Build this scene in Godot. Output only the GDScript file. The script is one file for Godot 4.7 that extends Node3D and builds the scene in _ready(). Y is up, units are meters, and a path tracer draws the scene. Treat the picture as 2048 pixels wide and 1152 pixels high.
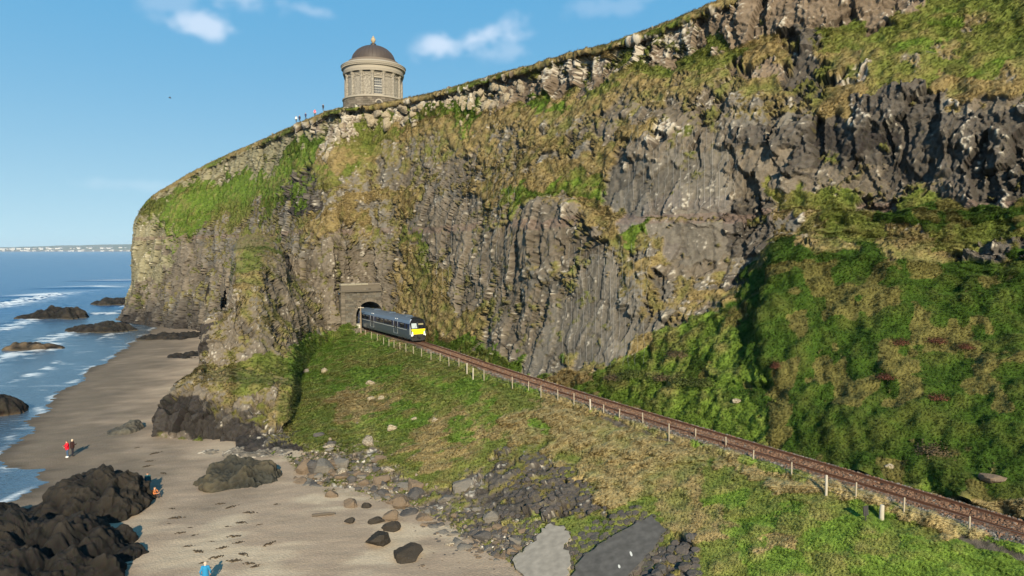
extends Node3D
# A headland of basalt cliffs above a beach: a domed round temple on the cliff edge, a train leaving a tunnel, a grass bank and the sea.

const EYE := Vector3(0, 21.5, 0)
const FOCAL := 1366.0
const DIP := 0.05594

var rng := RandomNumberGenerator.new()
var n_big := FastNoiseLite.new()
var n_mid := FastNoiseLite.new()
var n_fine := FastNoiseLite.new()
var n_block := FastNoiseLite.new()
var n_chip := FastNoiseLite.new()
var n_crack := FastNoiseLite.new()
var n_lump := FastNoiseLite.new()
var used := {}
var M := {}
var tuft_sets := {}   # kind of grass -> [transforms, colours]
var places := {}      # surface -> cell of bearings -> [place, normal]
var kept_clear := {}  # half-metre cells of ground where no grass grows


# ------------------------------------------------------------------ survey: a bearing, a level and a distance over the ground give a place
func at(x: float, y: float, d: float) -> Vector3:
	var a := (576.0 - y) / FOCAL
	var k := d / (cos(DIP) + a * sin(DIP))
	return Vector3((x - 1024.0) / FOCAL * k, EYE.y + (a * cos(DIP) - sin(DIP)) * k, -d)


func level(x: float, y: float, h: float) -> Vector3:
	var a := (576.0 - y) / FOCAL
	var k := (h - EYE.y) / (a * cos(DIP) - sin(DIP))
	return Vector3((x - 1024.0) / FOCAL * k, h, -(cos(DIP) + a * sin(DIP)) * k)


func bearing(p: Vector3) -> Vector2:
	var h := p.y - EYE.y
	var z := maxf(0.5, -p.z * cos(DIP) - h * sin(DIP))
	return Vector2(1024.0 + FOCAL * p.x / z, 576.0 - FOCAL * (h * cos(DIP) - p.z * sin(DIP)) / z)


# ------------------------------------------------------------------ naming and building helpers
func numbered(called: String) -> String:
	used[called] = used.get(called, 0) + 1
	return called if used[called] == 1 else "%s_%03d" % [called, used[called] - 1]


func tag(o: Node, label := "", category := "", group := "", kind := "") -> Node:
	if label: o.set_meta("label", label)
	if category: o.set_meta("category", category)
	if group: o.set_meta("group", group)
	if kind: o.set_meta("kind", kind)
	return o


func obj(called: String, mesh: Mesh, mat: Material, parent: Node = null) -> MeshInstance3D:
	var o := MeshInstance3D.new()
	o.mesh = mesh
	o.material_override = mat
	if parent == null:
		o.name = numbered(called)
		add_child(o, true)
	else:
		var n := 0
		var nm := called
		while parent.has_node(NodePath(nm)):
			n += 1
			nm = "%s_%03d" % [called, n]
		o.name = nm
		parent.add_child(o, true)
	return o


func part(called: String, mesh: Mesh, mat: Material, parent: Node, seen: Dictionary) -> MeshInstance3D:
	# as obj(), for hundreds of alike pieces: the caller counts names
	var o := MeshInstance3D.new()
	o.mesh = mesh
	o.material_override = mat
	seen[called] = seen.get(called, -1) + 1
	o.name = called if seen[called] == 0 else "%s_%03d" % [called, seen[called]]
	parent.add_child(o, true)
	return o


func thing(called: String, label: String, category: String, where := Vector3.ZERO, turn := 0.0, group := "") -> Node3D:
	var o := Node3D.new()
	o.name = numbered(called)
	add_child(o, true)
	o.position = where
	o.rotation.y = turn
	tag(o, label, category, group)
	return o


func copy_of(o: Node3D, label := "", where := Vector3.ZERO, turn := 0.0) -> Node3D:
	var c: Node3D = o.duplicate()
	var stem: String = o.name
	var cut := stem.rfind("_")
	if cut > 0 and stem.substr(cut + 1).is_valid_int(): stem = stem.substr(0, cut)
	c.name = numbered(stem)
	add_child(c, true)
	c.position = where
	c.rotation.y = turn
	if label: c.set_meta("label", label)
	return c


func lin(r: float, g: float, b: float) -> Color:
	return Color(r, g, b).linear_to_srgb()


func mat(r: float, g: float, b: float, rough := 0.85, metal := 0.0, spec := 0.4) -> StandardMaterial3D:
	var m := StandardMaterial3D.new()
	m.albedo_color = lin(r, g, b)
	m.roughness = rough
	m.metallic = metal
	m.metallic_specular = spec
	return m


func noise_tex(freq: float, lo: float, hi: float, size := 512, kind := FastNoiseLite.TYPE_SIMPLEX_SMOOTH, octaves := 4, sd := 3) -> NoiseTexture2D:
	var n := FastNoiseLite.new()
	n.noise_type = kind
	n.frequency = freq
	n.fractal_octaves = octaves
	n.seed = sd
	var t := NoiseTexture2D.new()
	t.width = size
	t.height = size
	t.seamless = true
	t.noise = n
	var g := Gradient.new()
	g.set_color(0, Color(lo, lo, lo))
	g.set_color(1, Color(hi, hi, hi))
	t.color_ramp = g
	return t


func grained(m: StandardMaterial3D, scale: float, tex: Texture2D, bump: Texture2D = null, bump_cm := 3.0) -> StandardMaterial3D:
	m.albedo_texture = tex
	m.uv1_triplanar = true
	m.uv1_world_triplanar = true
	m.uv1_scale = Vector3.ONE * scale
	if bump:
		m.heightmap_enabled = true
		m.heightmap_texture = bump
		m.heightmap_scale = bump_cm
	return m


func to_mesh(v: PackedVector3Array, n: PackedVector3Array, c: PackedColorArray, ix: PackedInt32Array) -> ArrayMesh:
	var a := []
	a.resize(Mesh.ARRAY_MAX)
	a[Mesh.ARRAY_VERTEX] = v
	if n.size(): a[Mesh.ARRAY_NORMAL] = n
	if c.size(): a[Mesh.ARRAY_COLOR] = c
	a[Mesh.ARRAY_INDEX] = ix
	var m := ArrayMesh.new()
	m.add_surface_from_arrays(Mesh.PRIMITIVE_TRIANGLES, a)
	return m


# ------------------------------------------------------------------ small solid shapes, added to a SurfaceTool
func tool() -> SurfaceTool:
	var s := SurfaceTool.new()
	s.begin(Mesh.PRIMITIVE_TRIANGLES)
	return s


func done(s: SurfaceTool) -> ArrayMesh:
	s.generate_normals()
	return s.commit()


func quad(s: SurfaceTool, a: Vector3, b: Vector3, c: Vector3, d: Vector3, sm := -1) -> void:
	# a b c d run clockwise as seen from the front
	s.set_smooth_group(sm)
	for p in [a, b, c, a, c, d]: s.add_vertex(p)


func box(s: SurfaceTool, c: Vector3, size: Vector3, b := Basis.IDENTITY, bev := 0.0) -> void:
	var h := size / 2.0
	if bev <= 0.0:
		var v := []
		for i in 8: v.append(c + b * Vector3(h.x * (1 if i & 1 else -1), h.y * (1 if i & 2 else -1), h.z * (1 if i & 4 else -1)))
		for f in [[4, 6, 7, 5], [1, 3, 2, 0], [5, 7, 3, 1], [0, 2, 6, 4], [6, 2, 3, 7], [0, 4, 5, 1]]:
			quad(s, v[f[0]], v[f[1]], v[f[2]], v[f[3]])
		return
	# chamfered along the upright edges and the top rim
	var e := minf(bev, minf(h.x, h.z) * 0.6)
	var ring := [Vector2(-h.x + e, -h.z), Vector2(h.x - e, -h.z), Vector2(h.x, -h.z + e), Vector2(h.x, h.z - e), Vector2(h.x - e, h.z), Vector2(-h.x + e, h.z), Vector2(-h.x, h.z - e), Vector2(-h.x, -h.z + e)]
	var eb := minf(bev, h.y * 0.6)
	var rows := [[-h.y, 1.0], [h.y - eb, 1.0], [h.y, 0.0]]
	for k in 2:
		for i in 8:
			var q := []
			for w in [[i, k], [i, k + 1], [(i + 1) % 8, k + 1], [(i + 1) % 8, k]]:
				var r: Vector2 = ring[w[0]]
				if rows[w[1]][1] == 0.0: r -= Vector2(clampf(r.x / h.x, -1, 1), clampf(r.y / h.z, -1, 1)) * eb
				q.append(c + b * Vector3(r.x, rows[w[1]][0], r.y))
			quad(s, q[3], q[2], q[1], q[0])
	for i in range(1, 7):
		for top in [true, false]:
			var t := []
			for w in [0, i, i + 1]:
				var r: Vector2 = ring[w]
				if top: r -= Vector2(clampf(r.x / h.x, -1, 1), clampf(r.y / h.z, -1, 1)) * eb
				t.append(c + b * Vector3(r.x, h.y if top else -h.y, r.y))
			s.set_smooth_group(-1)
			for w in ([0, 1, 2] if top else [0, 2, 1]): s.add_vertex(t[w])


func tube(s: SurfaceTool, pts: Array, radii: Array, sides := 8, caps := true) -> void:
	var prev := []
	var side := Vector3.ZERO
	for i in pts.size():
		var dir: Vector3 = (pts[mini(i + 1, pts.size() - 1)] - pts[maxi(i - 1, 0)]).normalized()
		if side == Vector3.ZERO: side = dir.cross(Vector3.UP if absf(dir.y) < 0.9 else Vector3.RIGHT).normalized()
		side = (side - dir * side.dot(dir)).normalized()
		var up := side.cross(dir)
		var ring := []
		for k in sides:
			var a := TAU * k / sides
			ring.append(pts[i] + (side * cos(a) + up * sin(a)) * radii[i])
		if i:
			for k in sides: quad(s, prev[k], ring[k], ring[(k + 1) % sides], prev[(k + 1) % sides], 1)
		elif caps:
			for k in range(1, sides - 1):
				s.set_smooth_group(-1)
				for w in [0, k, k + 1]: s.add_vertex(ring[w])
		prev = ring
	if caps:
		for k in range(1, sides - 1):
			s.set_smooth_group(-1)
			for w in [0, k + 1, k]: s.add_vertex(prev[w])


func lathe(s: SurfaceTool, profile: Array, sides: int, a0 := 0.0, a1 := TAU, smooth := true) -> void:
	# profile of (radius, height) from the bottom up
	for i in profile.size() - 1:
		var p: Vector2 = profile[i]
		var q: Vector2 = profile[i + 1]
		for k in sides:
			var a := lerpf(a0, a1, float(k) / sides)
			var b := lerpf(a0, a1, float(k + 1) / sides)
			var u := Vector3(cos(a), 0, sin(a))
			var w := Vector3(cos(b), 0, sin(b))
			quad(s, u * p.x + Vector3.UP * p.y, w * p.x + Vector3.UP * p.y, w * q.x + Vector3.UP * q.y, u * q.x + Vector3.UP * q.y, (i + 2) if smooth else -1)


# ------------------------------------------------------------------ what grows and shows where on the land, by bearing (columns) and level (rows of 32)
# letters: g green grass, e deep green, o olive, s straw, m straw over rock, r grey rock, n netted grey rock, d dark rock, k black rock,
# b brown rock, w rock white with lichen, l pale olive rock, p red band, x rubble, t sand, y dry tall grass
const LAND := [
	"o1440 s1500 b1850 o2048", "o1330 w1400 b1800 o1870 g1930 m1980 o2048", "s1260 w1380 b1570 d1640 o2048", "o1150 w1290 b1350 o1500 s1570 d1640 s1740 o1800 g1880 m1910 o2048",
	"s1020 b1110 w1180 b1240 o1340 m1450 b1560 d1680 w1760 o1830 m1870 o1940 g2000 m2048", "w1010 b1180 o1250 s1330 m1400 r1480 s1560 d1640 s1760 o1880 s2048",
	"l700 w1000 b1060 g1130 s1250 m1330 r1480 m1640 s1720 d1900 m1960 r2048", "w790 g820 w860 g950 s1100 m1200 r1420 r1480 m1600 d2048",
	"l640 w690 o800 s1000 m1060 s1120 r1240 s1320 w1390 r1500 d1640 k1800 d2048", "l560 g640 s760 m880 r960 s1010 m1200 s1260 r1480 d2048",
	"l560 g640 o700 m860 r960 m1100 s1260 n1480 r1600 d1640 r1760 d2048", "l400 g600 d650 m800 r860 m960 s1080 s1160 o1240 n1480 r1900 d2048",
	"o330 g600 k640 m700 s860 r960 m1030 g1230 n1480 r1560 o1700 d1780 o1860 d2048", "l310 g420 o520 m620 s720 m800 s860 r960 m1020 r1180 s1260 p1500 d1560 m1640 o1720 e2048",
	"l350 g400 m640 s760 m860 r1200 s1260 g1300 n1470 d1560 m1640 o1760 m1860 o2048", "l330 r400 m500 o560 m640 r700 m800 o850 r1200 m1340 p1370 n1460 d1560 e1600 m1700 e1740 r1800 m1900 d2048",
	"l350 r470 o530 m560 r690 r800 s900 r1160 n1240 s1340 r1470 m1540 e2048", "l330 r400 m440 r490 s540 r690 r800 s900 r1070 m1140 n1240 m1440 d1500 e2048",
	"r330 m420 r490 m540 r690 r800 s910 r1120 n1240 m1400 s1480 e2048", "d420 r520 m550 r690 r800 s960 r1100 n1290 m1400 r1450 e2048",
	"k420 r520 m560 r600 m660 g740 s960 r1100 n1290 m1400 g1500 e2048", "k420 r590 g800 o860 g970 r1080 n1270 s1340 g1500 e2048",
	"r420 r560 m590 g700 o760 o1000 g1050 n1240 g1500 e2048", "m470 o560 g640 o700 g800 o1020 g1130 s1210 g1400 e1440 g1520 e2048",
	"r560 o640 g700 s780 o860 g960 o1080 s1160 g1460 e2048", "k420 d540 m560 o680 s800 o940 g1000 o1100 s1200 g1500 e2048",
	"k530 d580 o720 g860 s960 g1010 y1200 s1280 g1540 e2048", "k600 x680 o800 s900 g960 s1060 g1110 y1300 s1400 g1560 e2048",
	"x780 o860 s960 o1010 y1120 s1300 y1500 g1620 e2048", "d570 x820 o980 d1180 y1300 s1400 o1500 y1600 g1700 e2048",
	"d640 x980 d1200 y1280 s1400 o1560 y1700 s1780 e2048", "t700 x1020 d1230 o1300 s1400 g1500 o1700 y1800 g1880 e2048",
	"t820 x1050 o1300 s1440 o1560 g1640 o1700 g1800 y2048", "t900 x1060 o1300 d1400 s1460 g1560 o1640 g1760 o1900 y2048",
	"t950 x1060 o1300 d1400 o1480 g1540 s1600 g1720 o1800 g2048", "t1000 x1060 o1300 d1400 o1500 g1600 o1700 g2048"]
# letter: how rocky, rock colour, grass colour, lichen, depth of relief, tufts, kind of tuft
var KINDS := {
	"g": [-0.15, Vector3(0.13, 0.12, 0.10), Vector3(0.115, 0.178, 0.03), 0.0, 0.5, 1.0], "e": [-0.3, Vector3(0.10, 0.09, 0.08), Vector3(0.044, 0.084, 0.014), -0.2, 0.6, 1.2],
	"o": [0.05, Vector3(0.14, 0.125, 0.105), Vector3(0.14, 0.158, 0.042), 0.0, 0.6, 0.9], "s": [0.1, Vector3(0.14, 0.125, 0.105), Vector3(0.228, 0.18, 0.085), 0.0, 0.6, 0.8],
	"m": [0.45, Vector3(0.135, 0.125, 0.11), Vector3(0.222, 0.178, 0.084), 0.04, 0.8, 0.6], "r": [0.66, Vector3(0.142, 0.122, 0.098), Vector3(0.22, 0.175, 0.082), 0.0, 0.8, 0.4],
	"n": [0.74, Vector3(0.15, 0.136, 0.116), Vector3(0.22, 0.175, 0.082), -0.05, 0.28, 0.4], "d": [0.72, Vector3(0.082, 0.074, 0.066), Vector3(0.15, 0.125, 0.045), 0.0, 1.35, 0.4],
	"k": [1.2, Vector3(0.04, 0.036, 0.034), Vector3(0.08, 0.075, 0.03), -0.3, 1.0, 0.0], "b": [0.95, Vector3(0.155, 0.122, 0.092), Vector3(0.17, 0.14, 0.055), 0.1, 1.2, 0.3],
	"w": [0.6, Vector3(0.17, 0.14, 0.115), Vector3(0.14, 0.13, 0.045), 0.5, 1.1, 0.4], "l": [0.72, Vector3(0.205, 0.19, 0.125), Vector3(0.14, 0.14, 0.045), 0.12, 0.8, 0.4],
	"p": [0.85, Vector3(0.14, 0.125, 0.112), Vector3(0.18, 0.14, 0.06), 0.0, 0.4, 0.2], "x": [0.7, Vector3(0.135, 0.115, 0.098), Vector3(0.13, 0.12, 0.04), 0.1, 0.35, 0.3],
	"t": [1.5, Vector3(0.27, 0.22, 0.165), Vector3(0.27, 0.22, 0.165), -0.6, 0.05, 0.0], "y": [-0.3, Vector3(0.14, 0.12, 0.1), Vector3(0.26, 0.215, 0.11), 0.0, 0.5, 1.2]}
var land_rows := []
var kind_list := []


func read_land() -> void:
	var index := {}
	for key in KINDS:
		index[key] = kind_list.size()
		kind_list.append(KINDS[key])
	for line in LAND:
		var row := PackedByteArray()
		row.resize(128)
		var from := 0
		for word in line.split(" "):
			var to := int(word.substr(1)) / 16
			for i in range(from, mini(to, 128)): row[i] = index[word[0]]
			from = to
		land_rows.append(row)


func kind_at(x: float, y: float) -> int:
	return land_rows[clampi(int(y / 32.0), 0, 35)][clampi(int(x / 16.0), 0, 127)]


func weights(n: int, t: float, tension: float) -> Array:
	# Hermite weights of four neighbours for each sample of a row of n controls
	var i := mini(int(t), n - 2)
	var f := t - i
	var h10 := f * (1 - f) * (1 - f)
	var h11 := -f * f * (1 - f)
	var h01 := f * f * (3 - 2 * f)
	return [maxi(i - 1, 0), i, i + 1, mini(i + 2, n - 1), -tension * h10, 1 - h01 - tension * h11, h01 + tension * h10, tension * h11]


func spread(controls: Array, across: bool, step: float) -> PackedFloat32Array:
	# where to sample along the columns (across) or the rows, so that cells stay about `step` wide as seen from the survey point
	var nc: int = controls.size()
	var nr: int = controls[0].size()
	var out := PackedFloat32Array()
	for i in ((nc if across else nr) - 1):
		var widest := 1.0
		for j in (nr if across else nc):
			var a := bearing(controls[i][j] if across else controls[j][i])
			var b := bearing(controls[i + 1][j] if across else controls[j][i + 1])
			var inside := Rect2(-40, -40, 2128, 1232).intersects(Rect2(a, Vector2.ZERO).expand(b).grow(1))
			var span: float = absf(a.x - b.x) if across else absf(a.y - b.y)
			var p: Vector3 = controls[i][j] if across else controls[j][i]
			var q: Vector3 = controls[i + 1][j] if across else controls[j][i + 1]
			if across: span = maxf(span, 0.5 * p.distance_to(q) * FOCAL / (p - EYE).length())
			widest = maxf(widest, span / (1.0 if inside else 5.0))
		var k := ceili(widest / step)
		for q in k: out.append(i + float(q) / k)
	out.append((nc if across else nr) - 1.0)
	return out


func loft(called: String, controls: Array, step: float, seedling: int, opts := {}) -> MeshInstance3D:
	# a surface through surveyed points (columns of rows), broken into blocks of rock and clumps of grass
	var nr: int = controls[0].size()
	var us := spread(controls, true, step)
	var vs := spread(controls, false, step)
	var wide := us.size()
	var high := vs.size()
	var base := PackedVector3Array()
	base.resize(wide * high)
	var chart := PackedVector2Array()
	chart.resize(wide * high)
	var wv := []
	for v in vs: wv.append(weights(nr, v, 0.3))
	for iu in wide:
		var w := weights(controls.size(), us[iu], 0.35)
		var rp := PackedVector3Array()
		var rc := PackedVector2Array()
		for j in nr:
			var p: Vector3 = controls[w[0]][j] * w[4] + controls[w[1]][j] * w[5] + controls[w[2]][j] * w[6] + controls[w[3]][j] * w[7]
			rp.append(p)
			rc.append(bearing(p))
		for iv in high:
			var k = wv[iv]
			base[iu * high + iv] = rp[k[0]] * k[4] + rp[k[1]] * k[5] + rp[k[2]] * k[6] + rp[k[3]] * k[7]
			chart[iu * high + iv] = rc[k[0]] * k[4] + rc[k[1]] * k[5] + rc[k[2]] * k[6] + rc[k[3]] * k[7]
	var pos := PackedVector3Array()
	pos.resize(wide * high)
	var col := PackedColorArray()
	col.resize(wide * high)
	var skip := PackedByteArray()
	skip.resize(wide * high)
	var rough_scale: float = opts.get("relief", 1.0)
	var tufts: float = opts.get("tufts", 0.0)
	var holes: Array = opts.get("holes", [])
	var force: String = opts.get("kind", "")
	var forced := -1
	if force: forced = KINDS.keys().find(force)
	var r := RandomNumberGenerator.new()
	r.seed = seedling
	var off := Vector3(31.7, 12.3, -45.1)
	# a table of chances for the joints of the rock: place within its cell, height and tilt of each face
	var dice := PackedFloat32Array()
	dice.resize(4096 * 5)
	for i in dice.size(): dice[i] = r.randf()
	var crest: bool = opts.get("crest", false)
	var lumpy: float = opts.get("lumpy", 1.0)
	var tint: float = opts.get("tint", 1.0)
	for iu in wide:
		var ul := maxi(iu - 1, 0) * high
		var ur := mini(iu + 1, wide - 1) * high
		for iv in high:
			var q := iu * high + iv
			var p := base[q]
			var du := base[ur + iv] - base[ul + iv]
			var dv := base[iu * high + mini(iv + 1, high - 1)] - base[iu * high + maxi(iv - 1, 0)]
			var keen := clampf(0.62 / maxf(du.length(), dv.length()), 0.12, 1.0)
			var n := (base[ur + iv] - base[ul + iv]).cross(base[iu * high + mini(iv + 1, high - 1)] - base[iu * high + maxi(iv - 1, 0)]).normalized()
			var c := chart[q]
			var a := n_big.get_noise_3dv(p)
			var b := n_mid.get_noise_3dv(p)
			var f := n_fine.get_noise_3dv(p)
			var a2 := n_big.get_noise_3dv(p + off)
			var ki := forced if forced >= 0 else kind_at(c.x + a * 40.0 + b * 34.0 + f * 8.0, c.y + a2 * 52.0 - b * 28.0)
			var rim := clampf((vs[iv] - 7.25) * 2.5, 0.0, 1.0) if crest else 0.0
			if rim > 0.6 + 0.8 * b + 0.3 * f: ki = 3 if a > -0.05 else 2
			var kd: Array = kind_list[ki]
			var rocky: float = kd[0] + 0.5 * b + 0.3 * f + 0.25 * a + (0.5 - n.y) * 0.35 - 0.25 * rim
			var rock := clampf((rocky - 0.42) / 0.16, 0.0, 1.0)
			var q3 := Vector3(p.x + a2 * 0.7 + f * 0.12, p.y * 0.36 + b * 0.25, p.z + a * 0.7)
			var cell := n_block.get_noise_3dv(q3)
			var chip := n_chip.get_noise_3dv(q3)
			var crack := n_crack.get_noise_3dv(q3)
			var d := 0.0
			if rock > 0.0:
				var rd := 0.66 * cell + 0.26 * chip + 1.2 * a + 0.4 * b + 0.16 * f
				d = rock * (float(kd[4]) * rd)
			if rock < 1.0:
				var lump := n_lump.get_noise_3dv(p)
				d += (1.0 - rock) * (0.6 * a + (0.38 * b - 0.42 * lump * keen) * (lumpy if ki != 1 else 0.9) + 0.16 + (0.9 * n_big.get_noise_3dv(p * 3.1) if ki == 1 else 0.0))
			d *= rough_scale * (1.0 - 0.3 * rim)
			pos[q] = p + n * d
			var rc: Vector3 = kd[1]
			var tone := 1.0 + 0.24 * cell + 0.1 * chip + 0.32 * f
			rc *= maxf(0.3, tone)
			var red := absf(p.y - 24.9 + a * 0.9 + b * 0.35)
			if red < 0.55: rc = rc.lerp(Vector3(0.175, 0.125, 0.108), 0.5)
			if crack > -0.07: rc *= 0.72
			var li: float = float(kd[3]) + 0.75 * f + 0.35 * b + 0.3 * chip - 0.35 * (1.0 - keen)
			if li > 0.5: rc = rc.lerp(Vector3(0.46, 0.43, 0.37), clampf((li - 0.5) * 5.0, 0.0, 0.9))
			var gc: Vector3 = kd[2]
			gc = gc.lerp(Vector3(0.24, 0.185, 0.088) if ki != 1 else Vector3(0.1, 0.11, 0.03), clampf(b * 0.9 + a * 0.5, 0.0, 0.6)).lerp(Vector3(0.085, 0.14, 0.024) if ki != 1 else Vector3(0.034, 0.068, 0.012), clampf(-b * 0.8 - a * 0.5, 0.0, 0.5))
			if ki == 1 and n_mid.get_noise_3dv(p * 0.55 + off) > 0.2: gc = gc.lerp(Vector3(0.17, 0.14, 0.055), 0.65)
			gc *= (1.0 + 0.4 * f) * tint
			var cc := gc.lerp(rc, rock)
			col[q] = Color(maxf(cc.x, 0.008), maxf(cc.y, 0.008), maxf(cc.z, 0.006))
			for h in holes:
				if h[0].has_point(p) and h[1].call(p): skip[q] = 1
			if tufts > 0.0 and rock < 0.6 and c.x > -60 and c.x < 2500 and c.y > -200 and c.y < 1330:
				for again in int(tufts * float(kd[5]) * (1.0 - rock) + r.randf()):
					add_tuft(ki, pos[q] + Vector3(r.randf_range(-0.1, 0.1), 0, r.randf_range(-0.1, 0.1)), n, gc, r)
	var spots := {}
	var nor := PackedVector3Array()
	nor.resize(wide * high)
	for iu in wide:
		var ul := maxi(iu - 1, 0) * high
		var ur := mini(iu + 1, wide - 1) * high
		for iv in high:
			nor[iu * high + iv] = (pos[ur + iv] - pos[ul + iv]).cross(pos[iu * high + mini(iv + 1, high - 1)] - pos[iu * high + maxi(iv - 1, 0)]).normalized()
			spots[Vector2i(bearing(pos[iu * high + iv]) / 6.0)] = iu * high + iv
	places[called] = [spots, pos, nor]
	var ix := PackedInt32Array()
	for iu in wide - 1:
		for iv in high - 1:
			var q := iu * high + iv
			if skip[q] or skip[q + 1] or skip[q + high] or skip[q + high + 1]: continue
			ix.append_array([q, q + 1, q + high + 1, q, q + high + 1, q + high])
	print(called, " ", wide, "x", high)
	return obj(called, to_mesh(pos, nor, col, ix), M.land)


func on_land(surface: String, x: float, y: float) -> Array:
	# the place and normal of a surface at a bearing and level
	var s: Array = places[surface]
	var c := Vector2i(Vector2(x, y) / 6.0)
	for reach in 12:
		for i in range(-reach, reach + 1):
			for j in range(-reach, reach + 1):
				if maxi(absi(i), absi(j)) == reach and s[0].has(c + Vector2i(i, j)):
					var q: int = s[0][c + Vector2i(i, j)]
					return [s[1][q], s[2][q]]
	return [at(x, y, 80.0), Vector3.UP]


func add_tuft(ki: int, p: Vector3, n: Vector3, c: Vector3, r: RandomNumberGenerator) -> void:
	if p.y < 8.5 and kept_clear.has(Vector2i(floori(p.x * 2.0), floori(p.z * 2.0))): return
	var tall: bool = ki == 15
	var key := "tall" if tall else "short"
	if not tuft_sets.has(key): tuft_sets[key] = [[], []]
	var up := (n * 0.5 + Vector3.UP * 0.7 + Vector3(r.randf_range(-0.25, 0.25), 0, r.randf_range(-0.25, 0.25))).normalized()
	var fwd := Vector3(0.75, -0.3, 0.35 + r.randf_range(-0.5, 0.5)).rotated(Vector3.UP, r.randf_range(-0.7, 0.7))
	fwd = (fwd - up * fwd.dot(up)).normalized()
	var dist := (p - EYE).length()
	var s := r.randf_range(0.32, 0.78) * clampf(dist / 85.0, 0.5, 1.2) * (1.35 if tall else 0.9)
	tuft_sets[key][0].append(Transform3D(Basis(fwd, up, fwd.cross(up)) * s, p - n * 0.04))
	var g := c * r.randf_range(0.95, 1.5)
	tuft_sets[key][1].append(Color(g.x, g.y, g.z))


func _ready() -> void:
	# ---- camera, sky, sun, exposure
	var cam := Camera3D.new()
	cam.name = "camera"
	cam.position = EYE
	cam.rotation.x = -DIP
	cam.fov = rad_to_deg(2.0 * atan(576.0 / FOCAL))
	cam.near = 0.5
	cam.far = 20000.0
	add_child(cam)
	cam.current = true
	var sky := ProceduralSkyMaterial.new()
	sky.sky_top_color = lin(0.048, 0.205, 0.375)
	sky.sky_horizon_color = lin(0.30, 0.435, 0.485)
	sky.sky_curve = 0.105
	sky.ground_horizon_color = lin(0.2, 0.23, 0.25)
	sky.ground_bottom_color = lin(0.08, 0.085, 0.08)
	sky.sky_cover = cloud_cover()
	sky.sky_cover_modulate = Color(1, 1, 1)
	sky.sun_angle_max = 12.0
	var env := Environment.new()
	env.background_mode = Environment.BG_SKY
	env.sky = Sky.new()
	env.sky.sky_material = sky
	env.tonemap_mode = Environment.TONE_MAPPER_LINEAR
	env.tonemap_exposure = 1.9
	env.fog_enabled = true
	env.fog_density = 0.00005
	env.fog_light_color = Color(0.8, 0.9, 1.0)
	env.sdfgi_enabled = true
	env.ssao_enabled = true
	env.ssil_enabled = true
	var world := WorldEnvironment.new()
	world.name = "daylight"
	world.environment = env
	add_child(world)
	var sun := DirectionalLight3D.new()
	sun.name = "sun"
	sun.light_color = Color(1.0, 0.93, 0.8)
	sun.light_energy = 1.6
	sun.light_angular_distance = 0.5
	sun.shadow_enabled = true
	add_child(sun)
	sun.look_at_from_position(Vector3(0.168 * 100, 45.0, 100), Vector3.ZERO)
	set_up()
	build_land()
	build_shore()
	build_track()
	build_train()
	build_portal()
	build_temple()
	build_rocks()
	build_people()
	build_far_shore()
	build_small_things()
	plant_tufts()


func cloud_cover() -> ImageTexture:
	var im := Image.create(2048, 1024, false, Image.FORMAT_RGBA8)
	im.fill(Color(1, 1, 1, 0))
	var n := FastNoiseLite.new()
	n.frequency = 0.02
	n.fractal_octaves = 5
	n.seed = 5
	var r := RandomNumberGenerator.new()
	r.seed = 77
	# azimuth from straight ahead (degrees, to the right), height (degrees), half width, half height, tilt, strength
	var puffs := [[-24.0, 16.6, 3.2, 1.0, 0.02, 0.95], [-26.3, 18.2, 2.0, 1.8, 0.5, 0.3], [-21.5, 19.0, 3.6, 1.3, -0.1, 0.62], [-3.2, 16.9, 4.2, 1.35, 0.22, 1.0], [-2.0, 15.7, 3.0, 0.9, 0.1, 0.4],
		[-33.0, 19.0, 1.3, 2.0, 0.0, 0.3], [-16.3, 18.3, 1.8, 0.5, -0.1, 0.4], [8.0, 19.2, 4.0, 0.9, 0.1, 0.28], [-28.5, 4.8, 4.0, 0.5, 0.0, 0.16]]
	for i in 16:
		puffs.append([r.randf_range(45, 315), r.randf_range(8, 48), r.randf_range(4, 10), r.randf_range(1.2, 3.0), r.randf_range(-0.15, 0.2), r.randf_range(0.4, 0.9)])
	for p in puffs:
		var cu: float = fposmod(p[0] / 360.0, 1.0) * 2048.0
		var cv: float = (0.5 - p[1] / 180.0) * 1024.0
		var hw: float = p[2] / 360.0 * 2048.0
		var hh: float = p[3] / 180.0 * 1024.0
		for y in range(int(cv - hh * 2.6), int(cv + hh * 2.6)):
			for x in range(int(cu - hw * 1.8), int(cu + hw * 1.8)):
				var dx := (x - cu) / hw
				var dy: float = (y - cv + dx * hw * p[4]) / hh
				var d := 1.0 - sqrt(dx * dx + dy * dy)
				var v: float = smoothstep(-0.25, 0.75, d + 1.1 * n.get_noise_2d(x * 1.3, y * 2.2 + p[1] * 30.0) + 0.3 * n.get_noise_2d(x * 5.0, y * 7.0)) * smoothstep(-0.6, 0.2, d)
				if v <= 0.0: continue
				var px := posmod(x, 2048)
				var al := clampf(im.get_pixel(px, y).a + v * p[5] * 0.25, 0.0, 0.35)
				im.set_pixel(px, y, Color(1.0, 0.86, 0.74, al))
	return ImageTexture.create_from_image(im)


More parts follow.
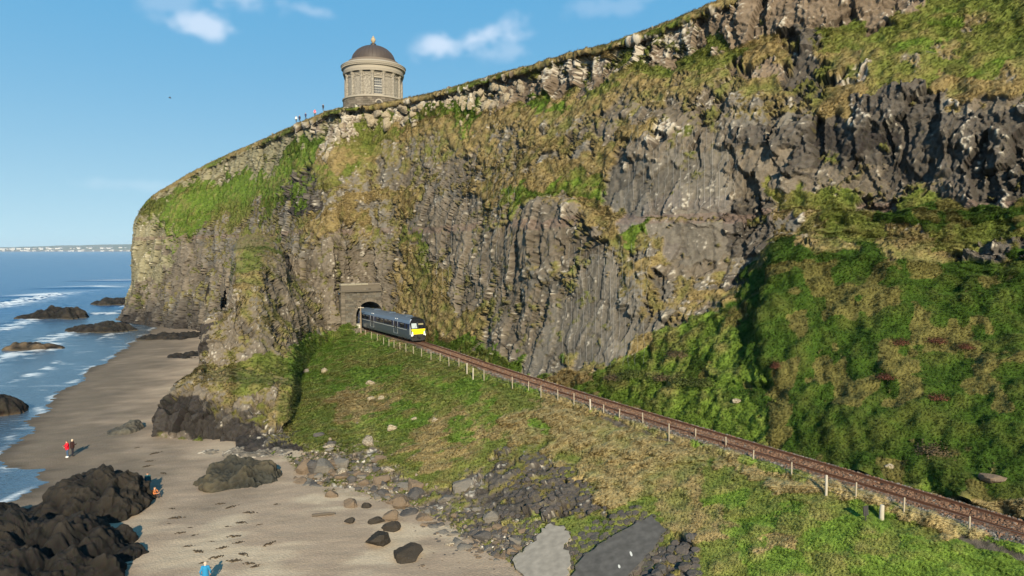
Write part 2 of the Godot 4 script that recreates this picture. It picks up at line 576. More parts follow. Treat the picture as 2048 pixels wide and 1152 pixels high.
func set_up() -> void:
	for s in [[n_big, 0.07, 3, 11], [n_mid, 0.42, 3, 12], [n_fine, 1.9, 2, 13]]:
		s[0].noise_type = FastNoiseLite.TYPE_SIMPLEX_SMOOTH
		s[0].frequency = s[1]
		s[0].fractal_octaves = s[2]
		s[0].seed = s[3]
	for s in [[n_block, 0.42, FastNoiseLite.RETURN_CELL_VALUE, 21], [n_chip, 1.25, FastNoiseLite.RETURN_CELL_VALUE, 22], [n_crack, 0.42, FastNoiseLite.RETURN_DISTANCE2_SUB, 21], [n_lump, 0.75, FastNoiseLite.RETURN_DISTANCE, 24]]:
		s[0].noise_type = FastNoiseLite.TYPE_CELLULAR
		s[0].frequency = s[1]
		s[0].fractal_type = FastNoiseLite.FRACTAL_NONE
		s[0].cellular_return_type = s[2]
		s[0].cellular_jitter = 0.9
		s[0].seed = s[3]
	n_crack.cellular_return_type = FastNoiseLite.RETURN_DISTANCE2_DIV
	read_land()
	var grain := noise_tex(0.03, 0.8, 1.0, 512, FastNoiseLite.TYPE_SIMPLEX_SMOOTH, 5, 4)
	var grit := noise_tex(0.05, 0.0, 1.0, 512, FastNoiseLite.TYPE_CELLULAR, 3, 9)
	var land := StandardMaterial3D.new()
	land.vertex_color_use_as_albedo = true
	land.roughness = 0.95
	land.metallic_specular = 0.2
	M.land = grained(land, 0.45, grain, grit, 6.0)
	var rock := StandardMaterial3D.new()
	rock.vertex_color_use_as_albedo = true
	rock.roughness = 0.85
	rock.metallic_specular = 0.3
	M.rock = grained(rock, 0.8, grain, grit, 5.0)
	var g := StandardMaterial3D.new()
	g.vertex_color_use_as_albedo = true
	g.roughness = 0.9
	g.metallic_specular = 0.15
	g.cull_mode = BaseMaterial3D.CULL_DISABLED
	g.backlight_enabled = true
	g.backlight = Color(0.25, 0.25, 0.2)
	M.grass = g
	var sand := StandardMaterial3D.new()
	sand.vertex_color_use_as_albedo = true
	sand.roughness = 0.9
	sand.metallic_specular = 0.25
	M.sand = grained(sand, 0.35, noise_tex(0.02, 0.88, 1.0, 512, FastNoiseLite.TYPE_SIMPLEX_SMOOTH, 5, 8), noise_tex(0.03, 0.0, 1.0, 512, FastNoiseLite.TYPE_SIMPLEX_SMOOTH, 4, 10), 3.0)
	var plain := StandardMaterial3D.new()
	plain.vertex_color_use_as_albedo = true
	plain.roughness = 0.9
	plain.metallic_specular = 0.3
	M.plain = plain
	M.wire = mat(0.3, 0.3, 0.3, 0.5, 0.6)
	M.dark = mat(0.03, 0.03, 0.032, 0.7)
	M.grain = grain
	M.grit = grit
	track_points()


func columns_of(list: Array) -> Array:
	var out := []
	for c in list:
		var rows := []
		for i in range(0, c.size(), 3): rows.append(at(c[i], c[i + 1], c[i + 2]))
		out.append(rows)
	return out


func beside_track(x: float, side: float, h: float) -> Vector3:
	# where a line beside the track crosses a bearing
	var best := 1e9
	var out := Vector3.ZERO
	var s := 40.0
	while s < rail_line.size() * 0.5 - 1.0:
		var p := track_world(s, side, h)
		if p.z < -1.0 and absf(bearing(p).x - x) < best:
			best = absf(bearing(p).x - x)
			out = p
		s += 0.1
	return out


func build_land() -> void:
	# the cliff: each column runs from its foot over ledges to the rim and back over the plateau (bearing, level, distance)
	var cliff := columns_of([
		[285, 640, 245, 285, 600, 246, 285, 560, 247, 285, 500, 248, 285, 470, 249, 286, 450, 250, 288, 440, 252, 290, 432, 254, 292, 424, 258, 310, 414, 300],
		[243, 642, 202, 252, 608, 202, 262, 575, 203, 265, 530, 204, 266, 490, 205, 268, 458, 207, 273, 435, 209, 280, 424, 212, 285, 417, 216, 302, 404, 270],
		[285, 650, 194, 288, 612, 195, 292, 570, 196.5, 294, 520, 198, 295, 490, 199.5, 296, 455, 201, 298, 425, 204, 300, 408, 208, 302, 396, 212, 315, 390, 268],
		[320, 657, 188, 320, 612, 190, 320, 570, 191.5, 320, 520, 193, 320, 490, 194, 320, 450, 196, 319, 415, 200, 318, 398, 204, 318, 386, 208, 330, 380, 262],
		[380, 664, 180, 380, 620, 181.5, 380, 570, 183, 380, 520, 184.5, 380, 480, 186, 380, 430, 189, 380, 386, 194, 380, 362, 197, 380, 348, 200, 385, 345, 258],
		[440, 666, 170, 440, 610, 171.5, 440, 560, 173, 440, 510, 175, 440, 470, 177, 440, 420, 181, 440, 374, 187, 440, 335, 190, 440, 318, 193, 442, 316, 250],
		[520, 675, 150, 520, 610, 152, 520, 560, 154, 520, 500, 157, 520, 450, 160, 520, 400, 164, 520, 330, 171, 520, 300, 173, 520, 284, 176, 521, 282, 240],
		[600, 700, 122, 600, 645, 124, 600, 580, 127, 600, 500, 130, 600, 450, 133, 600, 390, 137, 600, 305, 145, 600, 264, 148, 600, 249, 151, 600, 247, 220],
		[660, 685, 117, 660, 620, 120, 660, 560, 121.5, 660, 480, 123.5, 660, 430, 125.5, 660, 370, 128, 660, 278, 133, 660, 238, 135, 660, 224, 138, 660, 222, 215],
		[690, 672, 119, 690, 620, 122, 690, 565, 123.5, 690, 500, 124.5, 690, 450, 126, 690, 380, 128, 690, 280, 131, 690, 228, 133, 690, 218, 134.5, 690, 216, 210],
		[745, 675, 122.5, 745, 620, 124.5, 745, 562, 126, 745, 500, 126.5, 745, 450, 127.5, 745, 380, 129, 745, 290, 131, 745, 222, 132.5, 745, 214, 134, 745, 212, 205],
		[810, 672, 114.5, 810, 640, 117, 810, 580, 118.5, 810, 500, 120, 810, 440, 121.5, 810, 370, 123.5, 810, 265, 127, 810, 212, 129, 810, 203, 130.5, 810, 201, 200],
		[870, 688, 103.5, 870, 672, 105, 870, 600, 107, 870, 510, 110, 870, 430, 112.5, 870, 350, 116, 870, 240, 121, 870, 200, 122.5, 870, 188, 125, 870, 186, 195],
		[940, 705, 93.5, 940, 686, 95, 940, 620, 97, 940, 530, 100, 940, 450, 103, 940, 350, 107.5, 940, 238, 114, 940, 186, 116, 940, 168, 119, 940, 166, 190],
		[1000, 730, 85.5, 1000, 712, 86.5, 1000, 620, 89, 1000, 520, 92, 1000, 430, 95, 1000, 330, 101, 1000, 220, 108, 1000, 165, 110, 1000, 150, 113, 1000, 148, 185],
		[1060, 752, 79, 1060, 733, 80, 1060, 620, 82.5, 1060, 422, 86, 1060, 402, 90, 1060, 300, 95, 1060, 205, 102, 1060, 150, 104, 1060, 136, 107, 1060, 134, 180],
		[1130, 770, 72.5, 1130, 743, 75, 1130, 620, 77.5, 1130, 418, 81, 1130, 394, 86, 1130, 280, 90, 1130, 190, 96, 1130, 125, 98, 1130, 114, 101, 1130, 112, 175],
		[1210, 790, 66.5, 1210, 742, 70, 1210, 620, 73, 1210, 452, 76, 1210, 430, 80, 1210, 270, 84, 1210, 150, 90, 1210, 108, 91.5, 1210, 93, 95, 1210, 91, 170],
		[1300, 816, 60.5, 1300, 702, 67.5, 1300, 600, 69.5, 1300, 450, 72, 1300, 430, 73.5, 1300, 235, 78.5, 1300, 136, 84, 1300, 80, 85.5, 1300, 62, 90, 1300, 60, 165],
		[1400, 846, 55, 1400, 653, 64.5, 1400, 580, 67.5, 1400, 450, 69, 1400, 433, 70, 1400, 200, 74.5, 1400, 114, 79, 1400, 44, 80.5, 1400, 22, 85, 1400, 20, 160],
		[1490, 872, 50.8, 1490, 604, 62, 1490, 548, 66.5, 1490, 450, 67.3, 1490, 435, 68, 1490, 200, 71, 1490, 106, 75, 1490, 8, 76.5, 1490, -15, 81, 1490, -17, 158],
		[1550, 892, 48.5, 1550, 528, 59.8, 1550, 485, 65, 1550, 440, 65.5, 1550, 420, 66.5, 1550, 210, 69, 1550, 88, 73, 1550, -20, 75, 1550, -50, 79, 1550, -53, 156],
		[1650, 922, 45, 1650, 512, 58, 1650, 470, 61, 1650, 430, 62, 1650, 410, 63, 1650, 200, 66, 1650, 75, 70, 1650, -40, 72, 1650, -90, 77, 1650, -95, 155],
		[1780, 962, 41, 1780, 522, 54.5, 1780, 480, 57.2, 1780, 440, 58, 1780, 420, 59.5, 1780, 200, 62, 1780, 60, 67, 1780, -60, 71, 1780, -150, 77, 1780, -160, 152],
		[1920, 1004, 37.5, 1920, 540, 52.5, 1920, 490, 53.5, 1920, 440, 54.5, 1920, 415, 56, 1920, 195, 58.5, 1920, 60, 63, 1920, -100, 68, 1920, -220, 75, 1920, -230, 150],
		[2060, 1044, 34.5, 2060, 560, 49, 2060, 500, 50, 2060, 440, 51, 2060, 410, 52.5, 2060, 195, 55, 2060, 60, 59, 2060, -130, 64, 2060, -300, 72, 2060, -310, 150],
		[2300, 1115, 30, 2300, 590, 44, 2300, 520, 45, 2300, 440, 46, 2300, 410, 47.5, 2300, 190, 50, 2300, 40, 54, 2300, -180, 59, 2300, -420, 68, 2300, -430, 145],
		[2800, 1260, 23, 2800, 650, 36, 2800, 560, 37, 2800, 450, 38, 2800, 410, 39.5, 2800, 150, 42, 2800, -40, 46, 2800, -280, 52, 2800, -560, 60, 2800, -570, 140]])
	for col in cliff:
		var b := bearing(col[0])
		if b.x > 860.0: col[0] = beside_track(b.x, 2.3, 6.55)
	var den := func(p: Vector3) -> bool:
		var b := bearing(p)
		return Vector2((b.x - 434.0) / 21.0, (b.y - 598.0) / 34.0).length() < 1.0
	var mouth := track_local(Vector3(-25.6, 0, -122.6)).x
	var bore := func(p: Vector3) -> bool:
		var t := track_local(p)
		return t.y < 4.2 and t.y > -4.2 and t.x < mouth + 0.6
	tag(loft("cliff", cliff, 2.4, 101, {"tufts": 0.85, "lumpy": 1.3, "crest": true, "holes": [[AABB(Vector3(-50, 5.0, -160), Vector3(40, 8.8, 48)), bore], [AABB(Vector3(-80, 3, -170), Vector3(40, 20, 50)), den]]}), "", "", "", "structure")
	# the rock stack that stands out over the beach
	var spur := columns_of([
		[330, 868, 95, 326, 850, 95, 324, 835, 95, 326, 830, 95, 328, 830, 95, 330, 834, 95, 332, 838, 95, 334, 842, 96],
		[314, 874, 77.5, 313, 852, 78, 314, 836, 79, 320, 830, 81, 323, 830, 83, 326, 832, 86, 330, 836, 89, 334, 842, 93],
		[348, 890, 75, 348, 840, 76.5, 350, 792, 79, 353, 776, 82, 355, 775, 85, 358, 778, 89, 360, 785, 94, 364, 800, 100],
		[396, 900, 73.5, 396, 840, 75.5, 396, 775, 79, 398, 745, 83, 400, 738, 87, 402, 735, 92, 404, 742, 100, 406, 745, 118],
		[413, 900, 73.5, 413, 840, 75.5, 413, 772, 79, 412, 738, 86, 413, 690, 88.5, 416, 645, 92, 424, 630, 98, 432, 634, 130],
		[458, 899, 73, 458, 840, 75, 458, 768, 79, 458, 736, 86, 458, 680, 88.5, 458, 634, 92, 459, 622, 98, 460, 625, 150],
		[472, 899, 73, 472, 840, 75, 472, 768, 79, 472, 736, 86, 472, 650, 90, 474, 570, 96, 472, 508, 110, 470, 488, 168],
		[520, 896, 73, 520, 840, 75, 520, 772, 79, 520, 746, 86, 520, 640, 93.5, 520, 540, 102, 520, 495, 118, 520, 468, 158],
		[562, 884, 74, 562, 830, 76, 562, 775, 80, 562, 750, 87, 566, 640, 101, 566, 550, 109, 562, 510, 122, 560, 482, 148],
		[578, 872, 75.5, 578, 825, 77.5, 580, 775, 81, 582, 745, 88, 590, 680, 100, 592, 610, 108, 588, 560, 118, 580, 530, 142],
		[592, 850, 82, 590, 815, 83, 590, 780, 86, 592, 745, 93, 612, 690, 108, 622, 625, 114.5, 618, 575, 121, 606, 545, 142],
		[606, 800, 100, 602, 780, 100, 600, 750, 101, 610, 728, 107, 652, 690, 117, 676, 640, 121.8, 672, 590, 124.5, 655, 560, 140]])
	tag(loft("rock_stack", spur, 2.2, 102, {"tufts": 0.55, "relief": 0.85}), "", "", "", "structure")
	# the grass bank between the railway and the beach
	var bank := []
	for c in [[470, 900, 110, 690], [530, 915, 114, 690], [570, 925, 116, 700], [610, 960, 117, 692], [650, 1000, 119, 682], [700, 1012, 0, 671], [760, 1034, 0, 684], [830, 1060, 0, 711], [900, 1100, 0, 735], [1000, 1158, 0, 772],
			[1100, 1230, 0, 806], [1200, 1290, 0, 838], [1300, 1340, 0, 872], [1400, 1390, 0, 906], [1500, 1440, 0, 937], [1600, 1490, 0, 977], [1720, 1540, 0, 1017], [1850, 1600, 0, 1056], [2000, 1680, 0, 1102], [2200, 1780, 0, 1165], [2500, 1900, 0, 1260]]:
		var foot := level(c[0], c[1], 0.6)
		var top: Vector3 = at(c[0], c[3], c[2]) if c[2] > 0 else level(c[0], c[3], 6.35)
		var rows := [foot + Vector3(0, -1.6, 3.0), foot]
		for k in [[0.22, 0.2], [0.45, 0.45], [0.7, 0.74], [0.9, 0.95]]:
			var q := foot.lerp(top, k[0])
			q.y = lerpf(foot.y, top.y, k[1])
			rows.append(q)
		rows.append(top)
		var t := track_local(top)
		if c[2] > 0:
			rows.append(top + Vector3(-1.0, 0.3, -3.0))
			rows.append(top + Vector3(-1.5, 0.5, -6.0))
			rows.append(top + Vector3(-3.0, 1.0, -12.0))
		else:
			rows.append(track_world(t.x, -1.75, 6.84))
			rows.append(track_world(t.x, 0.0, 6.2))
			rows.append(track_world(t.x, 6.5, 6.6))
		bank.append(rows)
	tag(loft("grass_bank", bank, 2.4, 103, {"tufts": 1.9, "relief": 0.45, "tint": 1.48}), "", "", "", "structure")

	# a cave, a dark passage that bends away into the rock
	for k in [[at(436, 598, 174.8), Vector3(0.35, 0.0, -1.0), 4.0, 6.4]]:
		var s := tool()
		var prev := []
		var axis: Vector3 = k[0] + Vector3(0, 0, 0.2)
		var dir: Vector3 = k[1].normalized()
		for i in 14:
			var ring := []
			var side := dir.cross(Vector3.UP).normalized()
			for q in 16:
				var wob := 1.0 + 0.25 * n_mid.get_noise_3d(i * 0.9, q * 1.3, k[2] * 9.0)
				ring.append(axis + (side * cos(TAU * q / 16) * k[2] + Vector3.UP * sin(TAU * q / 16) * k[3]) * wob * (1.0 if i < 12 else 0.4 * (14 - i)))
			if prev:
				s.set_color(Color(0.05, 0.046, 0.042))
				for q in 16: quad(s, prev[q], prev[(q + 1) % 16], ring[(q + 1) % 16], ring[q])
			prev = ring
			axis += dir * 1.5
			dir = dir.rotated(Vector3.UP, -0.13)
		tag(obj("cave", done(s), M.rock), "", "", "", "structure")


func plant_tufts() -> void:
	for key in tuft_sets:
		var s := tool()
		var r := RandomNumberGenerator.new()
		r.seed = 9
		var tall: bool = key == "tall"
		for b in (9 if tall else 8):
			var a := TAU * b / 8.0 + r.randf_range(-0.3, 0.3)
			var root := Vector3(cos(a), 0, sin(a)) * r.randf_range(0.04, 0.2)
			var lean := Vector3(cos(a), 0, sin(a)) * r.randf_range(0.05, 0.25) + Vector3(r.randf_range(0.15, 0.4), 0, 0)
			var h := r.randf_range(0.22, 0.42)
			var side := Vector3(-sin(a), 0, cos(a)) * r.randf_range(0.02, 0.04)
			var mid := root + lean * 0.4 + Vector3.UP * h * 0.7
			var tip := root + lean * 1.25 + Vector3.UP * h
			var nn := (Vector3.UP + Vector3(cos(a), 0, sin(a)) * 0.35).normalized()
			for tri in [[root - side, mid - side * 0.8, root + side], [root + side, mid - side * 0.8, mid + side * 0.8], [mid - side * 0.8, tip, mid + side * 0.8]]:
				for p in tri:
					s.set_normal(nn)
					s.add_vertex(p)
		var mm := MultiMesh.new()
		mm.transform_format = MultiMesh.TRANSFORM_3D
		mm.use_colors = true
		mm.mesh = s.commit()
		mm.instance_count = tuft_sets[key][0].size()
		for i in mm.instance_count:
			mm.set_instance_transform(i, tuft_sets[key][0][i])
			mm.set_instance_color(i, tuft_sets[key][1][i])
		var o := MultiMeshInstance3D.new()
		o.multimesh = mm
		o.material_override = M.grass
		o.name = "dry_grass" if tall else "grass"
		add_child(o, true)
		tag(o, "pale dry grass bending along the railway fence" if tall else "wind-combed grass growing over the bank and the cliff ledges", "grass", "", "stuff")
		print(key, " tufts ", mm.instance_count)


# ------------------------------------------------------------------ beach and sea
var shoreline := PackedVector2Array()   # x, z of the water's edge, the sea to its left as one walks away from the camera


func shore_line() -> void:
	for p in [[-700, 1500], [-260, 1130], [-60, 1030], [18, 1004], [62, 982], [96, 964], [88, 948], [20, 930], [-10, 918], [18, 900], [45, 872], [66, 846], [110, 798], [165, 750], [215, 720], [262, 690], [282, 674], [300, 662], [330, 640]]:
		var q := level(p[0], p[1], 0.0)
		shoreline.append(Vector2(q.x, q.z))


func inland(p: Vector2) -> float:
	# distance from the water's edge, positive on land
	var best := 1e9
	var side := 1.0
	for i in shoreline.size() - 1:
		var a := shoreline[i]
		var ab := shoreline[i + 1] - a
		var t := clampf((p - a).dot(ab) / ab.length_squared(), 0.0, 1.0)
		var d := p.distance_squared_to(a + ab * t)
		if d < best:
			best = d
			side = 1.0 if ab.cross(p - a) > 0.0 else -1.0
	return sqrt(best) * side


func sheet(xs: PackedFloat32Array, zs: PackedFloat32Array, shape: Callable) -> ArrayMesh:
	# a level grid whose height and colour come from shape(x, z) -> [height, colour]
	var v := PackedVector3Array()
	var c := PackedColorArray()
	var nx := xs.size()
	var nz := zs.size()
	for i in nx:
		for j in nz:
			var s = shape.call(xs[i], zs[j])
			v.append(Vector3(xs[i], s[0], zs[j]))
			c.append(s[1])
	var n := PackedVector3Array()
	n.resize(v.size())
	var ix := PackedInt32Array()
	for i in nx:
		for j in nz:
			var q := i * nz + j
			n[q] = (v[i * nz + mini(j + 1, nz - 1)] - v[i * nz + maxi(j - 1, 0)]).cross(v[mini(i + 1, nx - 1) * nz + j] - v[maxi(i - 1, 0) * nz + j]).normalized()
			if n[q].y < 0.0: n[q] = -n[q]
			if i < nx - 1 and j < nz - 1: ix.append_array([q, q + 1, q + nz + 1, q, q + nz + 1, q + nz])
	return to_mesh(v, n, c, ix)


func sand_height(x: float, z: float) -> float:
	var d := inland(Vector2(x, z))
	var h := clampf(d * 0.035, -1.2, 0.9) + 0.012 * maxf(0.0, minf(d, 60.0) - 25.0)
	return h + 0.06 * n_big.get_noise_2d(x * 1.5, z * 1.5) + 0.035 * n_mid.get_noise_2d(x * 0.8, z * 2.2)


func build_shore() -> void:
	shore_line()
	var xs := PackedFloat32Array()
	var zs := PackedFloat32Array()
	for i in 330: xs.append(-150.0 + i * 0.55)
	var z := -14.0
	while z > -260.0:
		zs.append(z)
		z -= clampf(-z * 0.006, 0.2, 1.2)
	var beach := obj("beach", sheet(xs, zs, func(x: float, zz: float) -> Array:
		var d := inland(Vector2(x, zz))
		var f := n_fine.get_noise_2d(x * 0.4, zz * 1.1)
		var b := n_mid.get_noise_2d(x * 0.35, zz * 0.9)
		var a := n_big.get_noise_2d(x, zz)
		var dry := smoothstep(4.0, 22.0, d + a * 9.0 + b * 3.0)
		var pale := smoothstep(14.0, 26.0, d + a * 8.0) * smoothstep(-0.05, 0.25, a + b * 0.4)
		var c := Vector3(0.165, 0.132, 0.1).lerp(Vector3(0.335, 0.26, 0.192), dry).lerp(Vector3(0.45, 0.37, 0.27), pale * 0.8)
		c *= 1.0 + 0.16 * b + 0.12 * f
		if d < 2.0: c *= lerpf(0.62, 1.0, smoothstep(-0.5, 2.0, d + b))
		return [sand_height(x, zz), Color(c.x, c.y, c.z)]), M.sand)
	tag(beach, "", "", "", "structure")
	# the sea, finer near the shore
	var sx := PackedFloat32Array()
	var sz := PackedFloat32Array()
	var k := 0.0
	while k < 1.0:
		sx.append(-20.0 - 200.0 * k)
		k += 0.0031
	for q in [-240.0, -270.0, -310.0, -380.0, -480.0, -650.0, -900.0, -1300.0, -2000.0, -3200.0, -5000.0, -8000.0, -12000.0]: sx.append(q)
	sx.reverse()
	for q in [60.0, 200.0, 600.0, 1500.0, 4000.0]: sx.append(q)
	z = -20.0
	while z > -9500.0:
		sz.append(z)
		z += -0.35 if z > -110.0 else z * 0.0034
	var sea_mat := StandardMaterial3D.new()
	sea_mat.vertex_color_use_as_albedo = true
	sea_mat.roughness = 0.22
	sea_mat.metallic_specular = 0.5
	sea_mat.uv1_triplanar = true
	sea_mat.uv1_world_triplanar = true
	sea_mat.uv1_scale = Vector3(0.12, 0.12, 0.12)
	sea_mat.heightmap_enabled = true
	sea_mat.heightmap_texture = noise_tex(0.02, 0.0, 1.0, 512, FastNoiseLite.TYPE_SIMPLEX_SMOOTH, 4, 14)
	sea_mat.heightmap_scale = 9.0
	var crest := FastNoiseLite.new()
	crest.frequency = 0.02
	crest.fractal_octaves = 2
	crest.seed = 31
	var breakers := []
	for l in [[[[-60, 622], [40, 603], [110, 588], [190, 573], [268, 558], [330, 552]], 0.9, 9.0], [[[60, 596], [130, 583], [250, 571], [330, 566]], 0.5, 4.0], [[[190, 551], [235, 548]], 0.6, 4.0], [[[128, 568], [160, 566]], 0.5, 3.0], [[[-20, 668], [60, 640], [150, 626]], 0.4, 4.0], [[[60, 690], [150, 664], [230, 652]], 0.25, 3.0], [[[-40, 730], [60, 704], [130, 694]], 0.25, 2.5]]:
		var pts := []
		for q in l[0]:
			var g := level(q[0], q[1], 0.0)
			pts.append(Vector2(g.x, g.z))
		breakers.append([pts, l[1], l[2]])
	var sea := obj("sea", sheet(sx, sz, func(x: float, zz: float) -> Array:
		var off := -inland(Vector2(x, zz))
		var near := clampf(300.0 / maxf(60.0, -zz), 0.0, 1.0)
		var h := 0.0
		var foam := 0.0
		var b := n_mid.get_noise_2d(x * 0.5, zz * 0.5)
		var f := n_fine.get_noise_2d(x * 0.5, zz * 0.3)
		var a_long := n_big.get_noise_2d(x * 2.2, zz * 2.2)
		if -zz < 900.0:
			var swell := n_big.get_noise_2d(x * 0.7, zz * 0.7) * 7.0
			# breakers run along the shore: rows of crests out to sea
			for w in [[9.0, 0.10, 1.6], [20.0, 0.2, 2.4], [37.0, 0.5, 3.0], [62.0, 0.55, 4.0], [96.0, 0.35, 5.0]]:
				var e: float = (off - w[0] - swell * (0.35 if w[0] < 15.0 else 1.0)) / w[2]
				var up := exp(-e * e)
				var lively := smoothstep(-0.18, 0.25, crest.get_noise_2d(x * 0.9 + w[0] * 13.0, zz * 0.9))
				h += w[1] * up * lively
				if e < 0.4: foam += lively * exp(-pow(maxf(0.0, -e) * 0.75, 1.0)) * smoothstep(0.35, 0.0, e) * smoothstep(-0.12, 0.16, b + 0.5 * f + 0.3 * n_fine.get_noise_2d(x * 1.7, zz * 1.1)) * (0.9 if w[0] < 70.0 else 0.5)
			# the outer line of breakers and a few whitecaps
			for line in breakers:
				for i in line[0].size() - 1:
					var pa: Vector2 = line[0][i]
					var ab: Vector2 = line[0][i + 1] - pa
					var t := clampf((Vector2(x, zz) - pa).dot(ab) / ab.length_squared(), 0.0, 1.0)
					var to := Vector2(x, zz) - pa - ab * t
					if to.length_squared() > 900.0: continue
					var e := to.length() * signf(ab.cross(to)) + 4.0 * a_long + 2.0 * b
					var fade: float = smoothstep(0.0, 0.3, t + i) * smoothstep(0.0, 0.3, line[0].size() - 1 - t - i)
					h = maxf(h, line[1] * exp(-e * e / 9.0) * fade)
					var trail := exp(-maxf(0.0, e) / line[2]) * smoothstep(-2.0, 0.5, e)
					foam = maxf(foam, trail * fade * smoothstep(-0.3, 0.1, b + 0.6 * f + 0.5 * trail - 0.25))
			h += near * (0.1 * b + 0.1 * n_big.get_noise_2d(x * 2.0, zz * 3.0)) * smoothstep(3.0, 30.0, off)
			foam += 0.5 * smoothstep(0.9, 0.1, absf(off - 0.5 - 1.1 * b)) * smoothstep(-0.25, 0.3, a_long)
			foam += 0.3 * smoothstep(30.0, 8.0, off) * smoothstep(0.36, 0.5, n_mid.get_noise_2d(x * 0.22, zz * 0.7))
		var deep := smoothstep(8.0, 70.0, off)
		var c := Vector3(0.055, 0.085, 0.12).lerp(Vector3(0.008, 0.055, 0.15), deep)
		c *= 1.0 + 0.3 * n_big.get_noise_2d(x * 0.15, zz * 0.5) + 0.2 * b * near
		c = c.lerp(Vector3(0.75, 0.76, 0.76), smoothstep(0.12, 0.75, foam) * 0.92)
		return [h, Color(c.x, c.y, c.z)]), sea_mat)
	tag(sea, "", "", "", "structure")


# ------------------------------------------------------------------ the railway
var rail_line := PackedVector3Array()   # points every half metre along the centre line, from inside the tunnel towards the camera
const RAIL_TOP := 7.3


func track_points() -> void:
	var c := Curve3D.new()
	var k := [Vector2(-55.0, -167.0), Vector2(-44.0, -150.5), Vector2(-26.8, -124.34), Vector2(-14.65, -105.24), Vector2(-1.2, -80.11), Vector2(10.0, -60.68), Vector2(17.5, -48.53), Vector2(22.9, -39.9), Vector2(26.41, -34.0), Vector2(32.0, -24.0), Vector2(38.5, -10.0), Vector2(43.0, 2.0)]
	for i in k.size():
		var t: Vector2 = (k[mini(i + 1, k.size() - 1)] - k[maxi(i - 1, 0)]).normalized()
		var l: float = minf(k[i].distance_to(k[maxi(i - 1, 0)]) if i else 8.0, k[i].distance_to(k[mini(i + 1, k.size() - 1)])) / 3.0
		c.add_point(Vector3(k[i].x, 0, k[i].y), Vector3(-t.x, 0, -t.y) * l, Vector3(t.x, 0, t.y) * l)
	c.bake_interval = 0.25
	var s := 0.0
	while s < c.get_baked_length():
		rail_line.append(c.sample_baked(s, true))
		s += 0.5
	for i in rail_line.size():
		for e in range(-3, 4):
			var p := track_world(i * 0.5, e * 0.45, 0.0)
			kept_clear[Vector2i(floori(p.x * 2.0), floori(p.z * 2.0))] = true


func track_frame(s: float) -> Array:
	# [place on the centre line, unit direction, unit side (towards the cliff)] at s metres from the start
	var f := clampf(s / 0.5, 0.0, rail_line.size() - 1.001)
	var i := int(f)
	var p := rail_line[i].lerp(rail_line[i + 1], f - i)
	var a := rail_line[maxi(i - 2, 0)]
	var b := rail_line[mini(i + 3, rail_line.size() - 1)]
	var d := (b - a).normalized()
	return [p, d, Vector3(-d.z, 0, d.x) * -1.0]


func track_local(p: Vector3) -> Vector2:
	# (metres along, metres to the side towards the cliff)
	var best := 1e9
	var at_i := 0
	for i in range(0, rail_line.size(), 8):
		var d := Vector2(rail_line[i].x - p.x, rail_line[i].z - p.z).length_squared()
		if d < best:
			best = d
			at_i = i
	for i in range(maxi(0, at_i - 8), mini(rail_line.size(), at_i + 9)):
		var d := Vector2(rail_line[i].x - p.x, rail_line[i].z - p.z).length_squared()
		if d < best:
			best = d
			at_i = i
	var f := track_frame(at_i * 0.5)
	var off: Vector3 = p - f[0]
	return Vector2(at_i * 0.5 + off.dot(f[1]), off.dot(f[2]))


func track_world(s: float, side: float, h: float) -> Vector3:
	var f := track_frame(s)
	var p: Vector3 = f[0] + f[2] * side
	return Vector3(p.x, h, p.z)


func sweep(s: SurfaceTool, profile: Array, from: float, to: float, step: float, close := true) -> void:
	# a cross-section (side, height) carried along the track
	var prev := []
	var q := from
	while q <= to + 0.001:
		var f := track_frame(q)
		var ring := []
		for p in profile: ring.append(Vector3(f[0].x, p.y, f[0].z) + f[2] * p.x)
		if prev:
			for k in profile.size() - (0 if close else 1):
				var m := (k + 1) % profile.size()
				quad(s, prev[k], prev[m], ring[m], ring[k], k + 1 if not close else -1)
		prev = ring
		q += step


